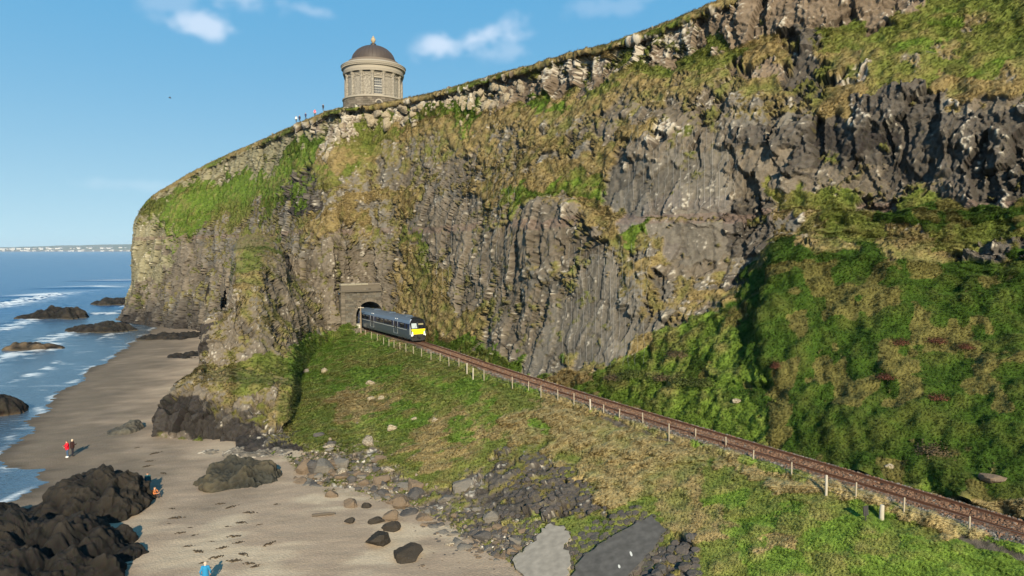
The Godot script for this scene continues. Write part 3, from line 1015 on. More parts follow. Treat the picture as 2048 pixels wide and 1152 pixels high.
func build_track() -> void:
	# the bed of broken stone
	var v := PackedVector3Array()
	var c := PackedColorArray()
	var n := PackedVector3Array()
	var ix := PackedInt32Array()
	var prof := [Vector2(-2.6, 5.4), Vector2(-2.3, 6.2), Vector2(-2.0, 6.66), Vector2(-1.7, 6.95), Vector2(-1.45, 7.1), Vector2(-0.95, 7.13), Vector2(-0.7, 7.1), Vector2(0.0, 7.08), Vector2(0.7, 7.1), Vector2(0.95, 7.13), Vector2(1.4, 7.1), Vector2(1.8, 7.0), Vector2(2.3, 6.75), Vector2(2.9, 6.35), Vector2(3.9, 5.7)]
	var fine := []
	for i in prof.size() - 1:
		for k in 5: fine.append(prof[i].lerp(prof[i + 1], k / 5.0))
	fine.append(prof[-1])
	var rows := int(rail_line.size() * 0.5 / 0.2) - 8
	for i in rows:
		var f := track_frame(i * 0.2)
		for p in fine:
			var at_p: Vector3 = Vector3(f[0].x, p.y, f[0].z) + f[2] * p.x
			var b := n_chip.get_noise_3dv(at_p * 4.5)
			var a := n_mid.get_noise_3dv(at_p)
			at_p.y += 0.045 * b + 0.03 * a
			v.append(at_p)
			var rust: float = smoothstep(1.5, 0.75, absf(p.x)) * clampf(0.75 + 0.5 * a, 0.0, 1.0) * (1.0 if p.x > -1.3 else 0.3)
			var col := Vector3(0.105, 0.09, 0.075).lerp(Vector3(0.125, 0.075, 0.05), rust * 0.85) * (1.0 + 0.45 * b + 0.2 * a)
			c.append(Color(col.x, col.y, col.z))
	var w := fine.size()
	n.resize(v.size())
	for i in rows:
		for j in w:
			var q := i * w + j
			n[q] = (v[mini(i + 1, rows - 1) * w + j] - v[maxi(i - 1, 0) * w + j]).cross(v[i * w + mini(j + 1, w - 1)] - v[i * w + maxi(j - 1, 0)]).normalized()
			if n[q].y < 0.0: n[q] = -n[q]
			if i < rows - 1 and j < w - 1: ix.append_array([q, q + w + 1, q + w, q, q + 1, q + w + 1])
	tag(obj("railway_bed", to_mesh(v, n, c, ix), M.rock), "", "", "", "structure")
	# loose stones on its shoulders
	var r := RandomNumberGenerator.new()
	r.seed = 41
	var st := tool()
	stone_shape(st, r, 0.06, 0.045, 0.055)
	var mm := MultiMesh.new()
	mm.transform_format = MultiMesh.TRANSFORM_3D
	mm.use_colors = true
	mm.mesh = done(st)
	var length := rail_line.size() * 0.5
	mm.instance_count = 26000
	for i in mm.instance_count:
		var s := length - 22.0 - 95.0 * pow(r.randf(), 1.6)
		var side := r.randf_range(-1.85, 2.1)
		var h := 7.1 if absf(side) < 1.45 else 7.1 - (absf(side) - 1.45) * 0.62
		var k := r.randf_range(0.7, 1.9)
		mm.set_instance_transform(i, Transform3D(Basis.from_euler(Vector3(r.randf() * TAU, r.randf() * TAU, r.randf() * TAU)) * k, track_world(s, side, h)))
		var t := r.randf_range(0.55, 1.5)
		var rusty := r.randf() < (0.93 if absf(side) < 1.35 else 0.35)
		mm.set_instance_color(i, Color(0.125 * t, 0.075 * t, 0.05 * t) if rusty else Color(0.12 * t, 0.112 * t, 0.105 * t))
	var o := MultiMeshInstance3D.new()
	o.multimesh = mm
	o.material_override = M.plain
	o.name = "ballast_gravel"
	add_child(o, true)
	tag(o, "loose grey and rust stained stones of the railway bed", "gravel", "", "stuff")
	# rails on sleepers
	var track := thing("railway_track", "single rusty railway track curving out of the tunnel past the cliff", "railway track")
	var rust_mat := grained(mat(0.11, 0.052, 0.032, 0.8, 0.0, 0.3), 1.5, M.grain)
	var seen := {}
	for side in [-0.8, 0.8]:
		var s := tool()
		sweep(s, [Vector2(side - 0.07, 7.135), Vector2(side - 0.07, 7.155), Vector2(side - 0.018, 7.17), Vector2(side - 0.018, 7.25), Vector2(side - 0.037, 7.262), Vector2(side - 0.037, 7.297), Vector2(side - 0.028, 7.305), Vector2(side + 0.028, 7.305), Vector2(side + 0.037, 7.297), Vector2(side + 0.037, 7.262), Vector2(side + 0.018, 7.25), Vector2(side + 0.018, 7.17), Vector2(side + 0.07, 7.155), Vector2(side + 0.07, 7.135)], 2.0, length - 4.0, 1.0)
		part("rail", done(s), rust_mat, track, seen)
	var woods := []
	for k in 4:
		var s := tool()
		box(s, Vector3.ZERO, Vector3(2.6, 0.15, 0.25), Basis.IDENTITY, 0.02)
		for x in [-0.8, 0.8]:
			for e in [-0.13, 0.13]: box(s, Vector3(x + e, 0.09, 0.0), Vector3(0.07, 0.05, 0.14))
		woods.append(done(s))
	var tones := [grained(mat(0.13, 0.062, 0.035, 0.95), 1.2, M.grain), grained(mat(0.105, 0.06, 0.04, 0.95), 1.2, M.grain), grained(mat(0.15, 0.08, 0.05, 0.95), 1.2, M.grain)]
	var q := 36.0
	while q < length - 20.0:
		var f := track_frame(q)
		var o2 := part("sleeper", woods[r.randi() % 4], tones[r.randi() % 3], track, seen)
		o2.basis = Basis(f[2], Vector3.UP, f[2].cross(Vector3.UP)).rotated(Vector3.UP, r.randf_range(-0.02, 0.02))
		o2.position = Vector3(f[0].x, 7.062, f[0].z)
		q += 0.66
	# the post and wire fence on the side of the sea
	var fence := thing("fence", "post and wire fence along the sea side of the railway", "fence")
	var wood := grained(mat(0.34, 0.3, 0.23, 0.9), 2.0, M.grain)
	var pale := grained(mat(0.4, 0.37, 0.31, 0.9), 2.0, M.grain)
	var tops := []
	seen = {}
	for p in [[690, 664, 1.2, 0], [703, 668, 1.2, 0], [717, 670, 1.2, 0], [731, 675, 1.2, 0], [743, 680, 1.2, 0], [755, 684, 1.2, 0], [767, 690, 1.25, 0], [778, 694, 1.2, 0], [788, 698, 1.25, 0], [800, 702, 1.2, 0], [812, 707, 1.25, 0], [827, 710, 1.2, 0], [843, 715, 1.2, 0], [862, 723, 1.2, 0], [880, 728, 1.2, 0],
			[898, 736, 1.25, 0], [918, 741, 1.25, 0], [934, 750, 1.4, 1], [946, 757, 1.3, 1], [968, 762, 1.3, 0], [1025, 781, 1.4, 0], [1057, 790, 1.3, 0], [1082, 799, 1.3, 0], [1116, 811, 1.35, 0], [1148, 821, 1.35, 0], [1181, 832, 1.35, 1], [1207, 840, 1.3, 0], [1238, 850, 1.25, 0], [1286, 863, 1.25, 0],
			[1338, 886, 1.35, 0], [1391, 893, 1.05, 0], [1452, 912, 1.0, 0], [1505, 938, 1.2, 0], [1583, 968, 1.25, 0], [1652, 998, 1.3, 1], [1711, 1012, 1.2, 0], [1807, 1042, 1.15, 0], [1938, 1082, 1.2, 0], [2110, 1136, 1.2, 0], [2300, 1200, 1.2, 0]]:
		var g := level(p[0], p[1], 6.35)
		g.y = on_land("grass_bank", p[0], p[1])[0].y
		var s := tool()
		var rad := 0.085 if p[3] else 0.05
		var tilt := Vector3(r.randf_range(-0.05, 0.05), 0, r.randf_range(-0.05, 0.05))
		tube(s, [Vector3(0, -0.5, 0), Vector3(0, p[2] * 0.5, 0) + tilt * 0.5, Vector3(0, p[2], 0) + tilt, Vector3(0, p[2] + 0.02, 0) + tilt], [rad, rad * 0.97, rad * 0.9, rad * 0.5], 8)
		var o3 := part("post", done(s), pale if p[3] else wood, fence, seen)
		o3.position = g
		tops.append(g + tilt + Vector3(0, p[2], 0))
	for k in 4:
		var s := tool()
		var pts := []
		var rad := []
		for i in tops.size():
			pts.append(tops[i] + Vector3(0, -0.08 - k * 0.27, 0))
			rad.append(0.006)
			if i < tops.size() - 1:
				pts.append((tops[i] + tops[i + 1]) * 0.5 + Vector3(0, -0.11 - k * 0.27, 0))
				rad.append(0.006)
		tube(s, pts, rad, 4, false)
		part("wire", done(s), M.wire, fence, seen)
	# the short stile post and its board, where a path meets the railway
	var stile := thing("gate_post", "short stout pale post with dark board where the path meets the railway", "post", on_land("grass_bank", 1763, 1040)[0])
	var s4 := tool()
	tube(s4, [Vector3(0, -0.4, 0), Vector3(0, 0.45, 0), Vector3(0.02, 0.82, 0), Vector3(0.02, 0.86, 0)], [0.14, 0.13, 0.12, 0.08], 9)
	obj("post", done(s4), pale, stile)
	s4 = tool()
	box(s4, Vector3(-0.95, 0.55, 0.1), Vector3(0.34, 0.55, 0.04), Basis.from_euler(Vector3(0, 0.3, 0.1)))
	tube(s4, [Vector3(-0.95, -0.4, 0.12), Vector3(-0.95, 0.5, 0.12)], [0.03, 0.03], 6)
	obj("board", done(s4), M.dark, stile)


func stone_shape(s: SurfaceTool, r: RandomNumberGenerator, rx: float, ry: float, rz: float, rings := 4, sides := 6) -> void:
	# an irregular lump: a coarse ball whose points are pushed about
	var pts := []
	for i in rings + 1:
		var row := []
		var th := PI * i / rings
		for k in sides:
			var ph := TAU * (k + 0.5 * (i % 2)) / sides
			var j := r.randf_range(0.78, 1.15)
			row.append(Vector3(sin(th) * cos(ph) * rx, cos(th) * ry, sin(th) * sin(ph) * rz) * j)
		if i == 0 or i == rings:
			for k in sides: row[k] = row[0]
		pts.append(row)
	for i in rings:
		for k in sides: quad(s, pts[i][k], pts[i][(k + 1) % sides], pts[i + 1][(k + 1) % sides], pts[i + 1][k])


# ------------------------------------------------------------------ the train
func nose(y: float) -> float:
	# how far the front is set back at a height above the rails
	return 0.03 + maxf(0.0, y - 1.95) * 0.36 + pow(maxf(0.0, y - 3.1), 2.0) * 1.6


func waist(x: float, cab: bool) -> float:
	# the sides draw in a little towards the cab
	return 1.0 - (0.085 * pow(clampf(1.0 - x / 1.5, 0.0, 1.0), 2.0) if cab else 0.0)


const FLANK := [Vector2(1.27, 0.42), Vector2(1.34, 0.62), Vector2(1.37, 1.15), Vector2(1.375, 1.78), Vector2(1.37, 2.0), Vector2(1.345, 2.78), Vector2(1.30, 3.0), Vector2(1.19, 3.25), Vector2(0.98, 3.48), Vector2(0.62, 3.66), Vector2(0.0, 3.74)]


func strip(s: SurfaceTool, lo: int, hi: int, x0: float, x1: float, side: float, cab: bool, proud := 0.0) -> void:
	# part of the body's side between two lines of its cross-section; x runs back from the front
	var xs := []
	for k in 25: xs.append(lerpf(0.0, 1.0, pow(k / 24.0, 1.7)))
	for k in 24:
		for i in range(lo, hi):
			var q := []
			for w in [[k, i], [k, i + 1], [k + 1, i + 1], [k + 1, i]]:
				var f: Vector2 = FLANK[w[1]]
				var start := x0 + (nose(f.y) if cab and x0 == 0.0 else 0.0)
				var x: float = lerpf(start, x1, xs[w[0]])
				q.append(Vector3(side * (f.x + proud) * waist(x, cab), f.y, -x))
			if side > 0.0: quad(s, q[3], q[2], q[1], q[0], 1)
			else: quad(s, q[0], q[1], q[2], q[3], 1)


func flank_at(y: float) -> float:
	for i in FLANK.size() - 1:
		if y <= FLANK[i + 1].y: return lerpf(FLANK[i].x, FLANK[i + 1].x, clampf((y - FLANK[i].y) / (FLANK[i + 1].y - FLANK[i].y), 0, 1))
	return 0.0


func side_panel(s: SurfaceTool, x0: float, x1: float, y0: float, y1: float, side: float, proud: float, cab: bool) -> void:
	# a flat panel with thickness set on the side of the body
	var a := []
	for w in [[x0, y0], [x0, y1], [x1, y1], [x1, y0]]: a.append(Vector3(side * (flank_at(w[1]) * waist(w[0], cab) + proud), w[1], -w[0]))
	var n := Vector3(side * (proud + 0.03), 0, 0)
	if side > 0.0: a.reverse()
	quad(s, a[0], a[1], a[2], a[3])
	for i in 4: quad(s, a[(i + 1) % 4], a[i], a[i] - n, a[(i + 1) % 4] - n)


func build_car(t: Node3D, from: float, cab: bool, seen: Dictionary, m: Dictionary) -> void:
	# one car of 22.6 m whose front stands at `from` metres along the track; it is placed on the chord of the curve
	var l := 22.6
	var a := track_world(from, 0.0, RAIL_TOP)
	var b := track_world(from - l, 0.0, RAIL_TOP)
	var fwd := (a - b).normalized()
	var frame := Transform3D(Basis(Vector3.UP.cross(fwd), Vector3.UP, fwd), a)
	var put := func(called: String, s: SurfaceTool, mt: Material) -> MeshInstance3D:
		var o := part(called, done(s), mt, t, seen)
		o.transform = frame
		return o
	for side in [-1.0, 1.0]:
		var s := tool()
		strip(s, 0, 4, 0.0, l, side, cab)
		put.call("lower_side", s, m.slate)
		s = tool()
		strip(s, 4, 5, 0.0, l, side, cab)
		put.call("window_band", s, m.navy)
		s = tool()
		strip(s, 5, 7, 0.0, l, side, cab)
		put.call("upper_side", s, m.blue)
		s = tool()
		side_panel(s, 1.4, l - 0.1, 1.80, 1.86, side, 0.006, cab)
		put.call("stripe", s, m.silver)
		# windows, with a narrow hopper light above each
		for w in [[2.3, 4.1], [7.3, 8.8], [9.0, 10.6], [10.8, 12.4], [12.6, 14.2], [17.6, 19.3], [19.5, 21.2]]:
			s = tool()
			side_panel(s, w[0], w[1], 2.04, 2.72, side, 0.008, cab)
			var win: MeshInstance3D = put.call("window", s, m.glass)
			s = tool()
			side_panel(s, w[0] + 0.25, w[1] - 0.25, 2.6, 2.63, side, 0.016, cab)
			obj("vent_bar", done(s), m.silver, win)
		for d in [5.0, 15.4]:
			for leaf in [0.0, 0.73]:
				s = tool()
				side_panel(s, d + leaf, d + leaf + 0.7, 0.78, 2.86, side, 0.014, cab)
				var door: MeshInstance3D = put.call("door", s, m.door)
				s = tool()
				side_panel(s, d + leaf + 0.16, d + leaf + 0.54, 1.72, 2.66, side, 0.022, cab)
				obj("pane", done(s), m.glass, door)
			for e in [-0.12, 1.5]:
				s = tool()
				side_panel(s, d + e, d + e + 0.05, 0.9, 2.8, side, 0.024, cab)
				put.call("grab_rail", s, m.silver)
			for e in [0.35, 1.05]:
				s = tool()
				box(s, Vector3(side * 1.22, 3.2, -(d + e)), Vector3(0.1, 0.1, 0.22), Basis.IDENTITY, 0.03)
				put.call("marker_lamp", s, m.white)
		if cab:
			# the pale sweep from the roof down beside the cab, and the driver's side window
			s = tool()
			strip(s, 2, 8, 0.0, 0.34, side, true, 0.006)
			put.call("cab_edge", s, m.silver)
			s = tool()
			side_panel(s, 1.15, 1.75, 2.05, 2.72, side, 0.01, true)
			put.call("cab_window", s, m.glass)
		# the bright hoop where the next car is coupled
		s = tool()
		strip(s, 1, 7, l - 0.16, l - 0.02, side, false, 0.012)
		put.call("end_hoop", s, m.silver)
	var s := tool()
	for side in [-1.0, 1.0]: strip(s, 7, 10, 0.0, l, side, cab)
	put.call("roof", s, m.roof)
	for x in [4.5, 11.2, 18.0]:
		s = tool()
		box(s, Vector3(0, 3.74, -x), Vector3(1.2, 0.16, 2.2), Basis.IDENTITY, 0.06)
		put.call("roof_vent", s, m.roof)
	# ends
	for back in [false, true]:
		if back or not cab:
			s = tool()
			var x := l if back else 0.0
			for i in FLANK.size() - 1:
				var p: Vector2 = FLANK[i]
				var q: Vector2 = FLANK[i + 1]
				if back: quad(s, Vector3(-p.x, p.y, -x), Vector3(p.x, p.y, -x), Vector3(q.x, q.y, -x), Vector3(-q.x, q.y, -x))
				else: quad(s, Vector3(p.x, p.y, -x), Vector3(-p.x, p.y, -x), Vector3(-q.x, q.y, -x), Vector3(q.x, q.y, -x))
			put.call("end_wall", s, m.navy)
	if cab:
		var face := func(y0: float, y1: float, w0: float, w1: float, proud: float, cx := 0.0) -> SurfaceTool:
			var st := tool()
			for k in 4:
				var ya := lerpf(y0, y1, k / 4.0)
				var yb := lerpf(y0, y1, (k + 1) / 4.0)
				var wa := lerpf(w0, w1, k / 4.0)
				var wb := lerpf(w0, w1, (k + 1) / 4.0)
				quad(st, Vector3(cx - wa, ya, -nose(ya) + proud), Vector3(cx - wb, yb, -nose(yb) + proud), Vector3(cx + wb, yb, -nose(yb) + proud), Vector3(cx + wa, ya, -nose(ya) + proud), 1)
			return st
		put.call("front_skirt", face.call(0.42, 1.12, 1.17, 1.26, 0.0), m.dark)
		put.call("front_panel", face.call(1.12, 2.0, 1.26, 1.255, 0.0), m.slate)
		put.call("front_hood", face.call(2.0, 3.05, 1.255, 1.17, 0.0), m.black)
		put.call("front_brow", face.call(3.05, 3.66, 1.16, 0.62, 0.0), m.black)
		put.call("yellow_panel", face.call(1.2, 1.98, 0.9, 1.16, 0.02), m.yellow)
		put.call("windscreen", face.call(2.12, 2.86, 0.46, 0.42, 0.02, -0.62), m.screen)
		put.call("windscreen", face.call(2.12, 2.52, 0.46, 0.44, 0.02, 0.55), m.glass)
		put.call("destination_display", face.call(2.6, 2.82, 0.42, 0.41, 0.025, 0.53), m.display)
		put.call("gangway_line", face.call(2.02, 3.0, 0.03, 0.03, 0.025, 0.0), m.slate)
		for side in [-1.0, 1.0]:
			put.call("corner_plate", face.call(0.92, 1.2, 0.2, 0.2, 0.03, side * 1.03), m.white)
			s = tool()
			box(s, Vector3(side * 1.0, 1.42, 0.0), Vector3(0.2, 0.3, 0.1), Basis.IDENTITY, 0.04)
			put.call("headlight", s, m.white)
			s = tool()
			tube(s, [Vector3(side * 0.85, 0.95, -0.1), Vector3(side * 0.85, 0.95, 0.22), Vector3(side * 0.85, 0.95, 0.25)], [0.1, 0.1, 0.17], 10)
			put.call("buffer", s, m.dark)
		s = tool()
		box(s, Vector3(0, 0.86, 0.08), Vector3(0.42, 0.34, 0.5), Basis.IDENTITY, 0.06)
		tube(s, [Vector3(0, 0.84, 0.2), Vector3(0, 0.84, 0.5)], [0.12, 0.16], 9)
		put.call("coupler", s, m.dark)
		s = tool()
		box(s, Vector3(0, 0.32, -0.1), Vector3(2.2, 0.28, 0.14), Basis.IDENTITY, 0.04)
		put.call("rail_guard", s, m.dark)
		s = tool()
		for k in [[-0.62, -0.2], [0.55, 0.9]]: tube(s, [Vector3(k[0], 2.1, 0.03 - nose(2.1)), Vector3(k[1], 2.6, 0.05 - nose(2.6))], [0.015, 0.015], 5)
		put.call("wiper", s, m.dark)
	# running gear
	s = tool()
	box(s, Vector3(0, 0.62, -l / 2), Vector3(2.3, 0.5, l - 8.6), Basis.IDENTITY, 0.1)
	put.call("equipment_case", s, m.under)
	for x in [3.6, l - 3.6]:
		s = tool()
		for side in [-1.0, 1.0]:
			box(s, Vector3(side * 1.02, 0.55, -x), Vector3(0.16, 0.22, 3.1), Basis.IDENTITY, 0.05)
			for e in [-1.15, 1.15]:
				box(s, Vector3(side * 1.08, 0.46, -x + e), Vector3(0.26, 0.3, 0.34), Basis.IDENTITY, 0.05)
				tube(s, [Vector3(side * 1.05, 0.5, -x + e * 0.62), Vector3(side * 1.05, 0.82, -x + e * 0.62)], [0.11, 0.11], 8)
		var bogie: MeshInstance3D = put.call("bogie", s, m.rusty)
		for e in [-1.15, 1.15]:
			for side in [-1.0, 1.0]:
				s = tool()
				tube(s, [Vector3(side * 0.74, 0.42, -x + e), Vector3(side * 0.87, 0.42, -x + e)], [0.43, 0.42], 18)
				obj("wheel", done(s), m.rusty, bogie)


func build_train() -> void:
	var t := thing("train", "dark blue and slate diesel train with yellow front leaving the tunnel", "train")
	var m := {"slate": mat(0.045, 0.06, 0.085, 0.26), "navy": mat(0.012, 0.022, 0.062, 0.18), "blue": mat(0.085, 0.135, 0.22, 0.25), "silver": mat(0.55, 0.58, 0.62, 0.3, 0.25), "glass": mat(0.006, 0.008, 0.012, 0.06, 0.0, 0.6), "door": mat(0.075, 0.1, 0.135, 0.3),
		"white": mat(0.75, 0.76, 0.78, 0.35), "roof": mat(0.07, 0.1, 0.145, 0.4), "yellow": mat(0.86, 0.68, 0.012, 0.4), "black": mat(0.009, 0.01, 0.012, 0.25), "dark": mat(0.018, 0.018, 0.02, 0.6), "under": mat(0.045, 0.042, 0.04, 0.8), "rusty": mat(0.11, 0.075, 0.05, 0.85),
		"screen": mat(0.3, 0.36, 0.4, 0.15), "display": mat(0.2, 0.19, 0.12, 0.4)}
	var seen := {}
	var front := track_local(Vector3(-14.4, 0, -104.9)).x
	build_car(t, front, true, seen, m)
	build_car(t, front - 23.1, false, seen, m)
	var s := tool()
	box(s, track_world(front - 22.85, 0.0, RAIL_TOP + 2.0), Vector3(1.0, 2.2, 0.9), Basis(Vector3.UP, atan2(track_frame(front - 22.85)[1].x, track_frame(front - 22.85)[1].z)))
	part("gangway", done(s), m.dark, t, seen)


# ------------------------------------------------------------------ the tunnel mouth
func build_portal() -> void:
	var s0 := track_local(Vector3(-25.6, 0, -122.6)).x
	var f := track_frame(s0)
	var o := thing("tunnel_portal", "weathered stone tunnel mouth with parapet in the cliff foot", "tunnel portal", Vector3(f[0].x, RAIL_TOP, f[0].z))
	var fwd: Vector3 = f[1]
	o.basis = Basis(f[2], Vector3.UP, f[2].cross(Vector3.UP))   # x towards the cliff, z towards the open
	if o.basis.z.dot(fwd) < 0.0: o.basis = Basis(-f[2], Vector3.UP, (-f[2]).cross(Vector3.UP))
	var flip := 1.0 if o.basis.x.dot(f[2]) > 0.0 else -1.0
	var r := RandomNumberGenerator.new()
	r.seed = 61
	var hw := 2.55
	var spring := 2.35
	var crown := spring + hw
	# masonry in courses round the arch
	var st := tool()
	var y := -1.2
	while y < 7.0:
		var ch := r.randf_range(0.28, 0.36)
		var x := -5.1 + r.randf_range(-0.3, 0.0)
		while x < 5.0:
			var w := r.randf_range(0.4, 0.85)
			var mid := Vector2(x + w / 2, y + ch / 2)
			var reach := hw + 0.5
			var open: bool = (absf(mid.x) < reach and mid.y < spring) or (mid.y >= spring and Vector2(mid.x, mid.y - spring).length() < reach)
			if not open:
				var t := r.randf_range(0.7, 1.35)
				var warm := r.randf()
				st.set_color(Color(0.125 * t, (0.108 + 0.012 * warm) * t, (0.086 + 0.022 * warm) * t))
				box(st, Vector3(mid.x, mid.y, -0.35 + r.randf_range(-0.02, 0.03)), Vector3(w - 0.025, ch - 0.025, 0.7))
			x += w
		y += ch
	tag(obj("masonry", done(st), M.rock, o), "", "", "", "stuff")
	st = tool()
	st.set_color(Color(0.09, 0.08, 0.065))
	for e in [-1.0, 1.0]: box(st, Vector3(e * (hw + 0.3 + 1.25), 2.5, -0.5), Vector3(2.5, 7.6, 0.8))
	box(st, Vector3(0, crown + 1.0, -0.5), Vector3(5.9, 1.5, 0.8))
	obj("core_wall", done(st), M.rock, o)
	var seen := {}
	var shades := []
	for k in 4: shades.append(grained(mat(0.11 + 0.02 * k, 0.097 + 0.017 * k, 0.078 + 0.015 * k, 0.95), 1.5, M.grain, M.grit, 3.0))
	for k in 23:
		var a := PI * (k + 0.5) / 23.0
		st = tool()
		box(st, Vector3.ZERO, Vector3(0.52, (hw + 0.25) * PI / 23.0 - 0.02, 0.95), Basis.IDENTITY, 0.02)
		var p := part("arch_stone", done(st), shades[r.randi() % 4], o, seen)
		p.position = Vector3(cos(a) * (hw + 0.26), spring + sin(a) * (hw + 0.26), -0.38)
		p.rotation.z = a
	for e in [-1.0, 1.0]:
		for k in 10:
			st = tool()
			box(st, Vector3.ZERO, Vector3(0.52 + 0.2 * (k % 2), 0.34, 0.95), Basis.IDENTITY, 0.02)
			var p := part("jamb_stone", done(st), shades[r.randi() % 4], o, seen)
			p.position = Vector3(e * (hw + 0.26 + 0.1 * (k % 2)), -1.05 + k * 0.36, -0.38)
		# buttresses either side
		for k in 22:
			st = tool()
			box(st, Vector3.ZERO, Vector3(0.75, 0.34, 1.15), Basis.IDENTITY, 0.03)
			var p := part("buttress_stone", done(st), shades[r.randi() % 4], o, seen)
			p.position = Vector3(e * 4.95, -1.05 + k * 0.36, -0.2 - 0.006 * k)
	st = tool()
	box(st, Vector3(0, 6.85, -0.25), Vector3(11.4, 0.3, 1.3), Basis.IDENTITY, 0.06)
	obj("string_course", done(st), shades[0], o)
	st = tool()
	box(st, Vector3(0, 7.45, -0.4), Vector3(10.4, 0.9, 0.8), Basis.IDENTITY, 0.03)
	obj("parapet", done(st), shades[1], o)
	var x2 := -5.3
	while x2 < 5.2:
		var w := r.randf_range(0.9, 1.4)
		st = tool()
		box(st, Vector3.ZERO, Vector3(w - 0.03, 0.3, 1.05), Basis.IDENTITY, 0.05)
		var p := part("coping_stone", done(st), grained(mat(0.27, 0.25, 0.2, 0.9), 1.5, M.grain) if r.randf() < 0.6 else shades[3], o, seen)
		p.position = Vector3(x2 + w / 2, 8.06 + r.randf_range(-0.02, 0.02), -0.4)
		x2 += w
	# the bore behind, lined with stone and closed far inside
	st = tool()
	var ring0 := []
	for k in 60:
		var g := track_frame(s0 - 0.8 - k * 0.9)
		var ring := []
		for q in 21:
			var v2: Vector2
			if q < 3: v2 = Vector2(hw, lerpf(-1.3, spring, q / 3.0))
			elif q > 17: v2 = Vector2(-hw, lerpf(spring, -1.3, (q - 17) / 3.0))
			else: v2 = Vector2(cos(PI * (q - 3) / 14.0) * hw, spring + sin(PI * (q - 3) / 14.0) * hw)
			var wp: Vector3 = Vector3(g[0].x, RAIL_TOP + v2.y, g[0].z) + g[2] * v2.x * flip
			ring.append(o.transform.affine_inverse() * wp)
		if ring0:
			st.set_color(Color(0.085, 0.075, 0.065))
			for q in 20: quad(st, ring0[q], ring0[q + 1], ring[q + 1], ring[q])
		if k == 59:
			for q in range(1, 20):
				for w in [0, q, q + 1]: st.add_vertex(ring[w])
		ring0 = ring
	obj("tunnel_lining", done(st), M.rock, o)
	# lineside things by the tunnel mouth
	var grey := grained(mat(0.36, 0.35, 0.32, 0.85), 2.0, M.grain)
	for c in [[712, 668, 1.1, 1.75, "taller grey equipment cabinet before the tunnel mouth"], [699, 666, 1.35, 1.15, "low wide grey cabinet beside the tunnel buttress"]]:
		var p := level(c[0], c[1], 6.6)
		var cab := thing("equipment_cabinet", c[4], "cabinet", p + Vector3(0, -0.15, -1.5), 0.5)
		var t := tool()
		box(t, Vector3(0, c[3] / 2, 0), Vector3(c[2], c[3], 0.7), Basis.IDENTITY, 0.04)
		obj("case", done(t), grey, cab)
		t = tool()
		box(t, Vector3(0, c[3] + 0.04, 0), Vector3(c[2] + 0.14, 0.09, 0.84), Basis.IDENTITY, 0.03)
		obj("lid", done(t), grey, cab)
		t = tool()
		for e in [-1.0, 1.0]: box(t, Vector3(e * c[2] * 0.25, c[3] * 0.5, 0.36), Vector3(c[2] * 0.44, c[3] * 0.84, 0.03))
		obj("door", done(t), mat(0.42, 0.41, 0.38, 0.7), cab)
	var pole := thing("signal_pole", "bare timber pole with short crossarm in front of the tunnel", "pole", level(722, 671, 6.5))
	var t2 := tool()
	tube(t2, [Vector3(0, -0.4, 0), Vector3(0, 2.5, 0), Vector3(0, 5.2, 0)], [0.13, 0.12, 0.1], 9)
	obj("shaft", done(t2), grained(mat(0.24, 0.19, 0.14, 0.9), 2.0, M.grain), pole)
	t2 = tool()
	box(t2, Vector3(0.1, 4.9, 0.1), Vector3(1.0, 0.1, 0.08))
	obj("crossarm", done(t2), mat(0.4, 0.37, 0.32, 0.8), pole)
	var low := thing("retaining_wall", "low rough stone wall between the fence and the tunnel buttress", "wall", level(705, 671, 6.5), 0.62)
	seen = {}
	for k in 5:
		for j in 9:
			t2 = tool()
			box(t2, Vector3.ZERO, Vector3(r.randf_range(0.5, 0.62), 0.27, 0.45), Basis.IDENTITY, 0.05)
			var p := part("stone", done(t2), shades[r.randi() % 4], low, seen)
			p.position = Vector3(-2.6 + j * 0.6 + 0.3 * (k % 2), k * 0.28 - 0.2, r.randf_range(-0.04, 0.04) - 1.2)


